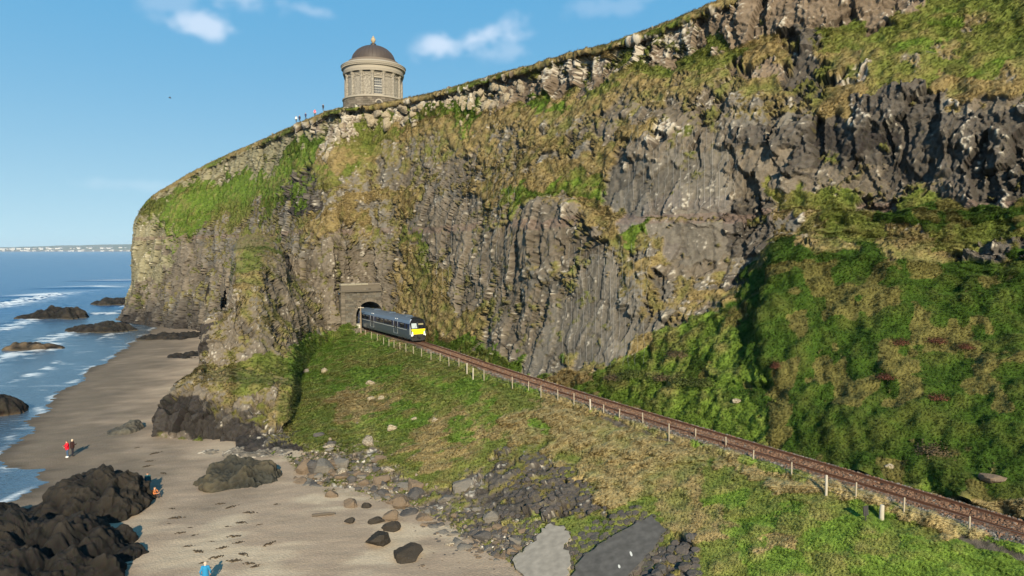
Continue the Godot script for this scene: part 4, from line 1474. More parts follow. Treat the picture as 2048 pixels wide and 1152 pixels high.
# ------------------------------------------------------------------ the round temple on the cliff edge
func build_temple() -> void:
	var c := at(748, 217, 139.5)
	var o := thing("temple", "round domed stone temple standing alone on the cliff edge", "temple", Vector3(c.x, c.y - 1.2, c.z))
	# angles are measured from the direction of the open sea slope; a window looks over the beach
	var look := atan2(EYE.x - c.x, EYE.z - c.z) + 0.155
	o.rotation.y = look    # local +z looks at the beach
	var r := RandomNumberGenerator.new()
	r.seed = 71
	var stone := grained(mat(0.3, 0.277, 0.238, 0.9), 0.35, noise_tex(0.012, 0.62, 1.0, 512, FastNoiseLite.TYPE_SIMPLEX_SMOOTH, 5, 15))
	var pale := grained(mat(0.32, 0.293, 0.248, 0.9), 0.8, M.grain)
	var lead := grained(mat(0.06, 0.047, 0.042, 0.6), 0.6, M.grain)
	# battered base of rough courses
	var s := tool()
	var y := -1.2
	var row := 0
	while y < 2.35:
		var n := 44
		for k in n:
			var a := TAU * (k + 0.5 * (row % 2)) / n
			var t := r.randf_range(0.65, 1.3)
			s.set_color(Color(0.17 * t, 0.15 * t, 0.125 * t))
			box(s, Vector3(sin(a) * 5.72, y + 0.19, cos(a) * 5.72), Vector3(TAU * 6.0 / n - 0.03, 0.36, 0.66 + r.randf_range(-0.03, 0.03)), Basis(Vector3.UP, a))
		y += 0.385
		row += 1
	tag(obj("base_masonry", done(s), M.rock, o), "", "", "", "stuff")
	s = tool()
	lathe(s, [Vector2(6.05, 2.3), Vector2(6.2, 2.38), Vector2(6.2, 2.62), Vector2(6.05, 2.72), Vector2(5.6, 2.74)], 72)
	obj("base_moulding", done(s), pale, o)
	# the arched opening low in the base under the window
	s = tool()
	for k in 9:
		var a := PI * (k + 0.5) / 9.0
		box(s, Vector3(cos(a) * 0.62, 1.15 + sin(a) * 0.62, 6.06), Vector3(0.24, 0.24, 0.3), Basis(Vector3.BACK, a))
	obj("vent_arch", done(s), pale, o)
	s = tool()
	var fan := []
	for k in 13: fan.append(Vector3(cos(PI * k / 12.0) * 0.5, 1.15 + sin(PI * k / 12.0) * 0.5, 6.1))
	for k in 12:
		for p in [Vector3(0, 1.15, 6.1), fan[k + 1], fan[k]]: s.add_vertex(p)
	quad(s, Vector3(-0.5, 0.3, 6.1), Vector3(-0.5, 1.15, 6.1), Vector3(0.5, 1.15, 6.1), Vector3(0.5, 0.3, 6.1))
	obj("vent_opening", done(s), M.dark, o)
	# the drum, in ashlar courses, open at the four windows
	var half := 0.82
	var win_lo := 2.98
	var win_hi := 6.1
	s = tool()
	var ra := 5.42
	var gap := asin((half + 0.02) / ra)
	for q in 4:
		var a0 := q * PI / 2 + gap
		var a1 := (q + 1) * PI / 2 - gap
		# lathe angles run from +x to +z; turn them so that 0 looks along +z
		lathe(s, [Vector2(ra, 2.7), Vector2(ra, 7.6)], 26, PI / 2 - a1, PI / 2 - a0)
		for band in [[2.7, win_lo], [win_hi, 7.6]]: lathe(s, [Vector2(ra, band[0]), Vector2(ra, band[1])], 5, PI / 2 - q * PI / 2 - gap, PI / 2 - q * PI / 2 + gap)
		lathe(s, [Vector2(ra - 0.45, win_lo - 0.3), Vector2(ra - 0.45, win_hi + 0.3)], 5, PI / 2 - q * PI / 2 - gap * 1.3, PI / 2 - q * PI / 2 + gap * 1.3)
	obj("drum", done(s), stone, o)
	var blank := mat(0.03, 0.034, 0.04, 0.25)
	var white := mat(0.5, 0.49, 0.46, 0.6)
	for q in 4:
		var b := Basis(Vector3.UP, q * PI / 2)
		var w := Node3D.new()
		w.name = "window" if q == 0 else "window_%03d" % q
		o.add_child(w, true)
		w.basis = b
		var zf := sqrt(ra * ra - half * half)
		s = tool()
		for e in [-1.0, 1.0]: box(s, Vector3(e * (half + 0.04), (win_lo + win_hi) / 2, zf - 0.12), Vector3(0.16, win_hi - win_lo + 0.1, 0.5))
		box(s, Vector3(0, win_hi + 0.06, zf - 0.1), Vector3(half * 2 + 0.3, 0.16, 0.5))
		obj("surround", done(s), pale, w)
		s = tool()
		box(s, Vector3(0, win_lo - 0.08, zf + 0.02), Vector3(half * 2 + 0.5, 0.18, 0.55), Basis.IDENTITY, 0.03)
		obj("sill", done(s), pale, w)
		s = tool()
		for k in 5: box(s, Vector3(lerpf(-half + 0.05, half - 0.05, k / 4.0), (win_lo + win_hi) / 2, zf - 0.16), Vector3(0.09 if k in [0, 4] else 0.04, win_hi - win_lo, 0.08))
		for k in 7: box(s, Vector3(0, lerpf(win_lo + 0.05, win_hi - 0.05, k / 6.0), zf - 0.163), Vector3(half * 2, 0.1 if k in [0, 3, 6] else 0.04, 0.07))
		obj("frame", done(s), white, w)
		for i in 4:
			for j in 6:
				s = tool()
				var pw := (half * 2 - 0.1) / 4.0
				var ph := (win_hi - win_lo - 0.1) / 6.0
				box(s, Vector3(-half + 0.05 + pw * (i + 0.5), win_lo + 0.05 + ph * (j + 0.5), zf - 0.17), Vector3(pw - 0.02, ph - 0.02, 0.02), Basis.from_euler(Vector3(r.randf_range(-0.015, 0.015), r.randf_range(-0.015, 0.015), 0)))
				obj("pane", done(s), blank, w)
	# sixteen engaged columns with leafy capitals, and a sunk carved panel high between each pair
	var shaft := tool()
	lathe(shaft, [Vector2(0.5, 0.0), Vector2(0.5, 0.12), Vector2(0.44, 0.16), Vector2(0.47, 0.24), Vector2(0.4, 0.32), Vector2(0.385, 0.5), Vector2(0.38, 2.4), Vector2(0.335, 5.35), Vector2(0.37, 5.4), Vector2(0.34, 5.46)], 16)
	var shaft_mesh := done(shaft)
	var cap := tool()
	lathe(cap, [Vector2(0.335, 5.46), Vector2(0.42, 5.6), Vector2(0.37, 5.66), Vector2(0.47, 5.86), Vector2(0.4, 5.92), Vector2(0.55, 6.14)], 12)
	for k in 8: box(cap, Vector3(cos(TAU * k / 8) * 0.42, 5.78, sin(TAU * k / 8) * 0.42), Vector3(0.14, 0.3, 0.1), Basis(Vector3.UP, PI / 2 - TAU * k / 8) * Basis(Vector3.RIGHT, 0.35), 0.03)
	box(cap, Vector3(0, 6.2, 0), Vector3(1.0, 0.12, 1.0), Basis.IDENTITY, 0.03)
	var cap_mesh := done(cap)
	var seen := {}
	for k in 16:
		var a := TAU * (k + 0.5) / 16.0
		var p := part("column", shaft_mesh, stone, o, seen)
		p.position = Vector3(sin(a) * 5.46, 2.74, cos(a) * 5.46)
		p.rotation.y = a
		p.scale = Vector3(0.86, 0.745, 0.86)
		obj("capital", cap_mesh, pale, p)
		a = TAU * k / 16.0
		if true:
			s = tool()
			for e in [-1.0, 1.0]: box(s, Vector3(e * 0.66, 6.8, 5.46), Vector3(0.08, 0.56, 0.14))
			for e in [6.52, 7.08]: box(s, Vector3(0, e, 5.46), Vector3(1.4, 0.08, 0.16))
			tube(s, [Vector3(-0.5, 6.95, 5.44), Vector3(-0.25, 6.76, 5.48), Vector3(0, 6.7, 5.5), Vector3(0.25, 6.76, 5.48), Vector3(0.5, 6.95, 5.44)], [0.05, 0.08, 0.1, 0.08, 0.05], 6)
			p = part("carved_panel", done(s), pale, o, seen)
			p.rotation.y = a
	s = tool()
	lathe(s, [Vector2(5.45, 7.4), Vector2(5.98, 7.4), Vector2(5.98, 7.56), Vector2(6.02, 7.58), Vector2(6.02, 7.74), Vector2(6.06, 7.78), Vector2(5.96, 7.84), Vector2(5.96, 8.36), Vector2(6.08, 8.44)], 80, 0.0, TAU, false)
	obj("entablature", done(s), pale, o)
	s = tool()
	lathe(s, [Vector2(5.9, 8.45), Vector2(6.1, 8.45), Vector2(6.12, 8.69), Vector2(6.34, 8.75), Vector2(6.38, 8.97), Vector2(6.44, 9.05), Vector2(6.44, 9.12), Vector2(6.0, 9.42), Vector2(5.4, 9.52)], 80, 0.0, TAU, false)
	obj("cornice", done(s), pale, o)
	s = tool()
	for k in 112: box(s, Vector3(sin(TAU * k / 112) * 6.16, 8.6, cos(TAU * k / 112) * 6.16), Vector3(0.2, 0.22, 0.3), Basis(Vector3.UP, TAU * k / 112))
	tag(obj("dentils", done(s), pale, o), "", "", "", "stuff")
	s = tool()
	lathe(s, [Vector2(5.5, 9.45), Vector2(5.3, 9.5), Vector2(5.3, 9.8), Vector2(5.0, 9.86), Vector2(5.0, 10.12), Vector2(4.5, 10.2)], 72, 0.0, TAU, false)
	obj("stepped_ring", done(s), grained(mat(0.16, 0.135, 0.115, 0.85), 0.8, M.grain), o)
	# dome of lead sheets with standing seams
	s = tool()
	var prof := []
	for k in 15: prof.append(Vector2(cos(PI / 2 * k / 15.4) * 4.35, 10.15 + sin(PI / 2 * k / 15.4) * 3.4))
	lathe(s, prof, 64)
	var dome := obj("dome", done(s), lead, o)
	for k in 32:
		var pts := []
		var rad := []
		for i in 13:
			var t := PI / 2 * i / 13.6
			pts.append(Vector3(cos(t) * 4.36 * sin(TAU * k / 32), 10.16 + sin(t) * 3.41, cos(t) * 4.36 * cos(TAU * k / 32)))
			rad.append(0.035)
		s = tool()
		tube(s, pts, rad, 4, false)
		obj("seam", done(s), lead, dome)
	s = tool()
	lathe(s, [Vector2(0.62, 13.35), Vector2(0.62, 13.58), Vector2(0.5, 13.61), Vector2(0.5, 13.87), Vector2(0.58, 13.91), Vector2(0.58, 13.96), Vector2(0.0, 13.98)], 20, 0.0, TAU, false)
	obj("pedestal", done(s), lead, o)
	s = tool()
	lathe(s, [Vector2(0.28, 13.96), Vector2(0.3, 14.03), Vector2(0.16, 14.10), Vector2(0.3, 14.24), Vector2(0.44, 14.52), Vector2(0.48, 14.79), Vector2(0.4, 15.00), Vector2(0.26, 15.09), Vector2(0.32, 15.14), Vector2(0.22, 15.31), Vector2(0.08, 15.44), Vector2(0.11, 15.53), Vector2(0.0, 15.61)], 20)
	obj("urn", done(s), grained(mat(0.4, 0.33, 0.22, 0.85), 1.5, M.grain), o)


# ------------------------------------------------------------------ rocks
func outcrop(called: String, label: String, category: String, x0: float, x1: float, y: float, h: float, deep: float, turn: float, sd: int, opts := {}) -> MeshInstance3D:
	# a low mass of knobbly rock between two bearings, rising from the beach or the sea
	var a := level(x0, y, 0.0)
	var b := level(x1, y, 0.0)
	var c := (a + b) / 2.0
	var rx := a.distance_to(b) / 2.0
	var cell: float = opts.get("cell", 0.16)
	var around := clampi(int(TAU * maxf(rx, deep) / cell), 48, 420)
	var rings := clampi(int((rx + deep) * 0.5 * 1.5 / cell), 20, 150)
	var colour: Vector3 = opts.get("colour", Vector3(0.012, 0.011, 0.0105))
	var warm: Vector3 = opts.get("warm", Vector3(0.06, 0.05, 0.038))
	var lumps: float = opts.get("lumps", 0.5)
	var peak: float = opts.get("peak", 0.0)
	var skirt: Vector3 = opts.get("skirt", Vector3(0.1, 0.085, 0.06))
	var flat: float = opts.get("flat", 2.6)
	var n := FastNoiseLite.new()
	n.noise_type = FastNoiseLite.TYPE_CELLULAR
	n.cellular_return_type = FastNoiseLite.RETURN_DISTANCE
	n.cellular_jitter = 0.95
	n.fractal_type = FastNoiseLite.FRACTAL_NONE
	n.frequency = opts.get("knob", 0.5)
	n.seed = sd
	var v := PackedVector3Array()
	var col := PackedColorArray()
	for i in rings + 1:
		for j in around + 1:
			var ph := TAU * (j % around) / around
			var run := float(i) / rings
			var rr := 1.0 - pow(1.0 - minf(run / 0.82, 1.0), 1.5)
			var under := maxf(0.0, (run - 0.82) / 0.18)
			# a dome with a flattish top whose plan is ragged
			var ring := rr + 0.04 * under
			var dir := Vector3(cos(ph), 0, sin(ph))
			var plan := c + Vector3(dir.x * rx, 0, dir.z * deep)
			var edge := 1.0 + 0.42 * n_big.get_noise_3d(plan.x * 1.8, sd * 7.0, plan.z * 1.8) + 0.16 * n_mid.get_noise_3d(plan.x, sd * 2.0, plan.z)
			var p := Vector3(dir.x * rx * ring * edge, 0, dir.z * deep * ring * edge)
			var wp := c + p.rotated(Vector3.UP, turn)
			var big := n_big.get_noise_3d(wp.x * 2.6, sd * 7.0, wp.z * 2.6)
			p.y = h * pow(maxf(0.0, 1.0 - pow(rr, flat)), 0.6) * (1.0 + 0.8 * big) * (1.0 + peak * p.x / rx) - 1.3 * under
			var nn := Vector3(p.x / (rx * rx), maxf(0.04, 1.0 - pow(rr, 4.0)) / maxf(h, 0.4), p.z / (deep * deep)).normalized()
			wp = c + p.rotated(Vector3.UP, turn)
			var mid := n_mid.get_noise_3d(wp.x, wp.y * 1.3, wp.z)
			var k := n.get_noise_3dv(wp + Vector3.ONE * (mid * 0.6))
			var k2 := n.get_noise_3dv(wp * 2.6 + Vector3(40, 0, 0))
			var fine := n_fine.get_noise_3dv(wp)
			var knob := lumps * (-(k + 0.45) * 1.1 - (k2 + 0.45) * 0.45) + 0.45 * mid * lumps + 0.22 * fine * minf(lumps, 0.8)
			p += nn * knob
			v.append(p)
			var t := clampf(0.3 + 0.9 * mid + 0.5 * big - 0.5 * (k + 0.4), 0.0, 1.0)
			var cc := colour.lerp(warm, t * float(opts.get("warmth", 0.45)))
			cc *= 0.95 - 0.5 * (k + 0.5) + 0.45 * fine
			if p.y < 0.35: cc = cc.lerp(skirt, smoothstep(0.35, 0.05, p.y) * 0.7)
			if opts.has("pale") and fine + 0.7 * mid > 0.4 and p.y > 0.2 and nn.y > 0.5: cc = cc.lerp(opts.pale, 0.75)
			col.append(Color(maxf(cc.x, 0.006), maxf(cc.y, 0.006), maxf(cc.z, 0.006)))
	var nor := PackedVector3Array()
	nor.resize(v.size())
	var ix := PackedInt32Array()
	var wide := around + 1
	for i in rings + 1:
		for j in wide:
			var q := i * wide + j
			var jn := i * wide + ((j + 1) % around if j < around else 1)
			var jp := i * wide + (j - 1 if j > 0 else around - 1)
			nor[q] = (v[jn] - v[jp]).cross(v[mini(i + 1, rings) * wide + j] - v[maxi(i - 1, 0) * wide + j]).normalized()
			if i == 0: nor[q] = Vector3.UP
			elif nor[q].length_squared() < 0.5: nor[q] = Vector3.UP
			if i < rings and j < around: ix.append_array([q, q + wide + 1, q + 1, q, q + wide, q + wide + 1])
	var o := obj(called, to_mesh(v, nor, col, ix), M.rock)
	o.position = c
	o.rotation.y = turn
	tag(o, label, category)
	return o


func boulder_mesh(sd: int, flat: float, sharp := true) -> ArrayMesh:
	# a broken block: a ball cut by random planes
	var r := RandomNumberGenerator.new()
	r.seed = sd
	var planes := []
	for k in 10:
		var d := Vector3(r.randfn(), r.randfn() * 0.9, r.randfn()).normalized()
		planes.append([d, r.randf_range(0.42, 0.72)])
	var s := tool()
	var rings := 12
	var sides := 18
	var pts := []
	for i in rings + 1:
		var row := []
		for k in sides:
			var th := PI * i / rings
			var d := Vector3(sin(th) * cos(TAU * k / sides), cos(th), sin(th) * sin(TAU * k / sides))
			var reach := 1.0
			for p in planes:
				var dot: float = d.dot(p[0])
				if dot > 0.05: reach = minf(reach, p[1] / dot)
			reach *= 1.0 + 0.08 * n_fine.get_noise_3dv(d * 1.2 + Vector3.ONE * sd) + 0.03 * n_fine.get_noise_3dv(d * 4.0 + Vector3.ONE * sd)
			row.append(Vector3(d.x * reach, d.y * reach * flat, d.z * reach))
		pts.append(row)
	for i in rings:
		for k in sides: quad(s, pts[i][k], pts[i][(k + 1) % sides], pts[i + 1][(k + 1) % sides], pts[i + 1][k], -1 if sharp else 1)
	return done(s)


var blocks := []
var stone_mats := {}


func build_rocks() -> void:
	for k in 8: blocks.append(boulder_mesh(200 + k, 0.85, k < 7))
	var shade := func(r: float, g: float, b: float, tex: Texture2D) -> StandardMaterial3D: return grained(mat(r, g, b, 0.9, 0.0, 0.3), 0.9, tex, M.grit, 4.0)
	var speckle := noise_tex(0.02, 0.0, 1.0, 512, FastNoiseLite.TYPE_SIMPLEX_SMOOTH, 5, 19)
	var ramp := Gradient.new()
	ramp.offsets = PackedFloat32Array([0.0, 0.5, 0.56, 1.0])
	ramp.colors = PackedColorArray([Color(0.3, 0.27, 0.23), Color(0.42, 0.37, 0.32), Color(0.78, 0.76, 0.71), Color(0.88, 0.86, 0.81)])
	speckle.color_ramp = ramp
	var crusted := noise_tex(0.015, 0.0, 1.0, 512, FastNoiseLite.TYPE_SIMPLEX_SMOOTH, 5, 20)
	var ramp2 := Gradient.new()
	ramp2.offsets = PackedFloat32Array([0.0, 0.4, 0.47, 1.0])
	ramp2.colors = PackedColorArray([Color(0.36, 0.3, 0.25), Color(0.45, 0.4, 0.34), Color(0.72, 0.69, 0.62), Color(0.82, 0.79, 0.72)])
	crusted.color_ramp = ramp2
	stone_mats = {"brown": shade.call(0.165, 0.125, 0.09, M.grain), "grey": shade.call(0.16, 0.148, 0.132, M.grain), "dark": shade.call(0.04, 0.034, 0.028, M.grain), "slate": shade.call(0.085, 0.08, 0.078, M.grain), "speck": shade.call(0.62, 0.6, 0.57, speckle), "white": shade.call(0.62, 0.6, 0.56, crusted)}
	# rocks in the sea and on the beach
	outcrop("sea_rock", "long black sea rock with a humped end amid the breakers", "rock", 40, 176, 636, 2.6, 5.0, 0.1, 301, {"peak": 0.45, "cell": 0.3})
	outcrop("sea_rock", "flat black rock touching the foot of the headland", "rock", 190, 275, 608, 2.0, 6.0, 0.0, 302, {"cell": 0.35, "lumps": 0.4})
	outcrop("sea_rock", "ragged black rock ridge where the sand runs out to the headland", "rock", 136, 272, 662, 1.9, 4.0, -0.05, 303, {"cell": 0.28, "peak": 0.15})
	outcrop("sea_rock", "low brown sea rock standing alone in the shallows", "rock", 16, 124, 697, 1.3, 3.6, 0.0, 304, {"cell": 0.25, "lumps": 0.3, "warmth": 1.0, "warm": Vector3(0.12, 0.09, 0.06)})
	outcrop("sea_rock", "blocky dark rock with rusty base at the water's edge", "rock", -42, 54, 826, 2.0, 2.8, 0.0, 305, {"cell": 0.2, "skirt": Vector3(0.12, 0.085, 0.055), "steep": 1.7})
	outcrop("beach_rock", "grey low rock with dark knob lying on the open sand", "rock", 208, 290, 868, 1.0, 1.9, 0.5, 306, {"peak": 0.7, "colour": Vector3(0.07, 0.065, 0.055), "warm": Vector3(0.13, 0.12, 0.09), "knob": 0.7, "lumps": 0.35, "cell": 0.1})
	outcrop("beach_rock", "broken dark ledges between the sand and the rock stack's far side", "rock", 340, 430, 716, 0.9, 4.5, 0.2, 307, {"cell": 0.22, "steep": 1.2, "lumps": 0.7})
	outcrop("beach_rock", "dark shelf of rocks strewn below the headland", "rock", 290, 420, 676, 0.9, 5.5, -0.1, 308, {"cell": 0.3, "steep": 1.2, "lumps": 0.8})
	outcrop("beach_rock", "broad grey boulder mass on the sand below the rock stack", "rock", 404, 568, 974, 1.75, 3.0, -0.12, 309, {"cell": 0.09, "colour": Vector3(0.04, 0.04, 0.034), "warm": Vector3(0.12, 0.098, 0.06), "knob": 0.5, "lumps": 0.75, "flat": 3.4, "skirt": Vector3(0.09, 0.085, 0.06)})
	outcrop("beach_rock", "pale shelly rock shelf under the rock stack", "rock", 372, 640, 916, 0.9, 2.0, -0.05, 310, {"cell": 0.1, "colour": Vector3(0.15, 0.135, 0.115), "warm": Vector3(0.22, 0.195, 0.165), "pale": Vector3(0.42, 0.39, 0.34), "lumps": 0.35, "knob": 0.9, "steep": 1.3, "skirt": Vector3(0.2, 0.18, 0.15)})
	outcrop("beach_rock", "small pale rock at the end of the boulder mass", "rock", 578, 622, 982, 0.9, 0.8, 0.0, 311, {"cell": 0.06, "colour": Vector3(0.13, 0.12, 0.105), "warm": Vector3(0.2, 0.18, 0.15), "pale": Vector3(0.42, 0.4, 0.36), "knob": 0.9, "lumps": 0.3})
	outcrop("reef", "great black mound of knobbly reef throwing a long shadow on the sand", "reef", 92, 284, 1030, 2.7, 4.8, 0.1, 312, {"cell": 0.09, "knob": 0.42, "lumps": 0.95, "warmth": 0.55})
	outcrop("reef", "black reef spreading over the lower corner of the beach", "reef", -150, 280, 1150, 2.5, 5.8, 0.0, 313, {"cell": 0.1, "knob": 0.5, "lumps": 1.0, "warmth": 0.35})
	outcrop("reef", "low dark reef end by the lower tongue of water", "reef", -60, 110, 1060, 1.6, 3.4, 0.0, 314, {"cell": 0.1, "lumps": 0.6})
	var r := RandomNumberGenerator.new()
	r.seed = 81
	# boulders one can point at: bearing, level, width and height as surveyed (metres are worked out from the distance), stone, label
	for b in [[758, 1092, 54, 34, "dark", "steep dark boulder alone on the sand casting a thin shadow"], [812, 1122, 60, 32, "dark", "dark boulder with rusty side nearest the bottom of the sand"], [779, 1064, 36, 18, "dark", "flat dark boulder behind the two big ones on the sand"],
			[754, 1050, 28, 17, "dark", "smaller dark boulder beside a brown one at the sand's edge"], [781, 1044, 30, 22, "brown", "brown boulder touching dark ones at the sand's edge"], [700, 1049, 18, 12, "dark", "small pointed dark stone lying between driftwood and boulders"],
			[604, 946, 38, 30, "brown", "smooth brown rounded boulder between pale rocks"], [646, 944, 44, 30, "grey", "grey sloping boulder next to the smooth brown one"], [680, 932, 30, 22, "grey", "grey boulder above its sloping neighbour"],
			[736, 888, 30, 24, "speck", "squat boulder with white top on the lower grass"], [567, 832, 32, 34, "speck", "big white capped boulder beside the rock stack on grass"], [780, 862, 20, 16, "white", "tilted white stone on the lower grass bank"],
			[826, 978, 34, 32, "brown", "upright brown boulder above the rubble"], [918, 980, 44, 26, "grey", "pale grey boulder with green weeds beside it"], [892, 1006, 34, 18, "grey", "flat grey boulder half sunk near the rubble"], [760, 966, 34, 26, "brown", "brown squared boulder in the rubble"],
			[800, 1018, 36, 44, "brown", "tall brown slanting slab in the rubble"], [736, 1024, 20, 20, "dark", "black pointed boulder at the sandy edge of rubble"], [702, 1014, 30, 22, "brown", "brown block at the sandy edge of the rubble"], [662, 1000, 26, 22, "brown", "round boulder at the seaward end of the rubble"],
			[742, 772, 18, 10, "white", "white stone pair's upper one below the fence"], [732, 770, 10, 8, "white", "little white stone beside the upper pale stone"], [739, 803, 14, 10, "white", "white stone on straw coloured grass in mid bank"], [757, 801, 12, 12, "white", "upright white stone on straw coloured grass"], [868, 840, 14, 10, "white", "white stone on green grass away from others"],
			[822, 840, 12, 9, "white", "small white stone beside a dark one on the bank"], [645, 748, 14, 10, "white", "white stone on the green slope beside the stack's shadow"], [610, 745, 14, 12, "grey", "grey stone at the edge of the stack's shadow"], [1980, 964, 34, 18, "brown", "brown boulder deep in the green slope beside the track"], [1775, 934, 16, 8, "white", "white stone in long grass beside the track"],
			[1472, 806, 18, 8, "white", "whitish stone in bushes above the track"], [1183, 832, 4, 7, "white", "white marker stone at the fence foot"]]:
		var surface := "cliff" if b[0] > 1400 else "grass_bank"
		var g: Vector3 = on_land(surface, b[0], b[1])[0]
		if b[1] > 1040 or (b[0] < 720 and b[1] > 1005):
			g = level(b[0], b[1], 0.8)
			g.y = maxf(sand_height(g.x, g.z), on_land("grass_bank", b[0], b[1])[0].y - 0.3) if b[1] < 1030 else sand_height(g.x, g.z)
		var per: float = (g - EYE).length() / FOCAL
		var o := obj("boulder", blocks[r.randi() % 8], stone_mats[b[4]])
		var w: float = b[2] * per * 0.62
		var h: float = b[3] * per * 0.8
		o.basis = Basis(Vector3.UP, r.randf() * TAU).scaled(Vector3(w, h, w * 0.85))
		o.position = g + Vector3(0, h * 0.28, 0)
		tag(o, b[5], "boulder", "boulders on the sand and the grass bank")
	# rubble along the foot of the bank: stones alike, sized by chance
	for i in 190:
		var x := r.randf_range(590, 1060)
		var foot := lerpf(955, 1140, smoothstep(600, 1010, x)) - 10.0
		var y := foot - absf(r.randfn()) * 34.0 - 2.0
		if x < 640: y = r.randf_range(925, 990)
		var hit := on_land("grass_bank", x, y)
		var g: Vector3 = hit[0]
		var per: float = (g - EYE).length() / FOCAL
		var o := obj("rubble_stone", blocks[r.randi() % 8], stone_mats[["brown", "brown", "grey", "slate", "speck"][mini(int(r.randf() * 4.4), 4)]])
		var w := r.randf_range(5, 15) * per * (1.7 if r.randf() < 0.2 else 1.0)
		o.basis = Basis(Vector3.UP, r.randf() * TAU).scaled(Vector3(w, w * r.randf_range(0.55, 0.95), w * r.randf_range(0.7, 1.1)))
		o.position = g + Vector3(0, w * 0.15, 0)
		tag(o, "brown or grey rubble stone at the foot of the grass bank", "stone", "rubble along the foot of the bank")
	var mm := MultiMesh.new()
	mm.transform_format = MultiMesh.TRANSFORM_3D
	mm.use_colors = true
	mm.mesh = blocks[2]
	mm.instance_count = 1900
	for i in mm.instance_count:
		var x := r.randf_range(585, 1080)
		var y := lerpf(958, 1142, smoothstep(600, 1010, x)) - 8.0 - absf(r.randfn()) * 40.0
		if x < 650: y = r.randf_range(905, 992)
		var hit := on_land("grass_bank", x, y)
		var per: float = (hit[0] - EYE).length() / FOCAL
		var w := r.randf_range(1.5, 5.0) * per
		mm.set_instance_transform(i, Transform3D(Basis.from_euler(Vector3(r.randf(), r.randf() * TAU, r.randf())).scaled(Vector3(w, w * 0.8, w)), hit[0] + Vector3(r.randf_range(-0.2, 0.2), 0, r.randf_range(-0.2, 0.2))))
		var t := r.randf_range(0.6, 1.4)
		mm.set_instance_color(i, Color(0.135 * t, 0.112 * t, 0.09 * t) if r.randf() < 0.9 else Color(0.4, 0.38, 0.34))
	var small := MultiMeshInstance3D.new()
	small.multimesh = mm
	small.material_override = M.plain
	small.name = "rubble"
	add_child(small, true)
	tag(small, "small broken stones strewn along the foot of the grass bank", "rubble", "", "stuff")
	for i in 46:
		var x := r.randf_range(820, 990)
		var y := r.randf_range(1058, 1150)
		if y < 1048 + (x - 820) * 0.5 - 14: continue
		var g := level(x, y, 0.8)
		g.y = sand_height(g.x, g.z)
		var o := obj("pebble", blocks[r.randi() % 8], stone_mats["slate" if r.randf() < 0.6 else "brown"])
		var w := r.randf_range(0.06, 0.22)
		o.basis = Basis(Vector3.UP, r.randf() * TAU).scaled(Vector3(w, w * 0.5, w * 0.8))
		o.position = g + Vector3(0, w * 0.1, 0)
		tag(o, "loose dark pebble scattered on the sand before the pitched stones", "pebble", "pebbles on the sand")
	# white crusted boulders that stick out of the rim and the slope below the temple: part of the cliff
	var cliff := get_node("cliff")
	var seen := {}
	for i in 150:
		var x := r.randf_range(640, 1080)
		var rim: float = lerpf(250, 222, (x - 640) / 60.0) if x < 700 else lerpf(222, 75, pow((x - 700) / 630.0, 1.05))
		var y := rim + absf(r.randfn()) * 20.0 + 17.0
		if x > 1010 and r.randf() < 0.45: continue
		var hit := on_land("cliff", x, y)
		var per: float = (hit[0] - EYE).length() / FOCAL
		var big := 1.5 if r.randf() < 0.25 else 1.0
		var w := r.randf_range(4.5, 10.0) * per * big
		var o := part("boulder", blocks[r.randi() % 8], stone_mats["white" if r.randf() < (0.75 if x < 1010 else 0.35) else "speck"], cliff, seen)
		o.basis = Basis(Vector3.UP, r.randf() * TAU).scaled(Vector3(w, w * r.randf_range(0.9, 1.6), w))
		o.position = hit[0] - hit[1] * w * 0.6
	build_pitching(r)


func inside(poly: Array, p: Vector2) -> bool:
	return Geometry2D.is_point_in_polygon(p, PackedVector2Array(poly))


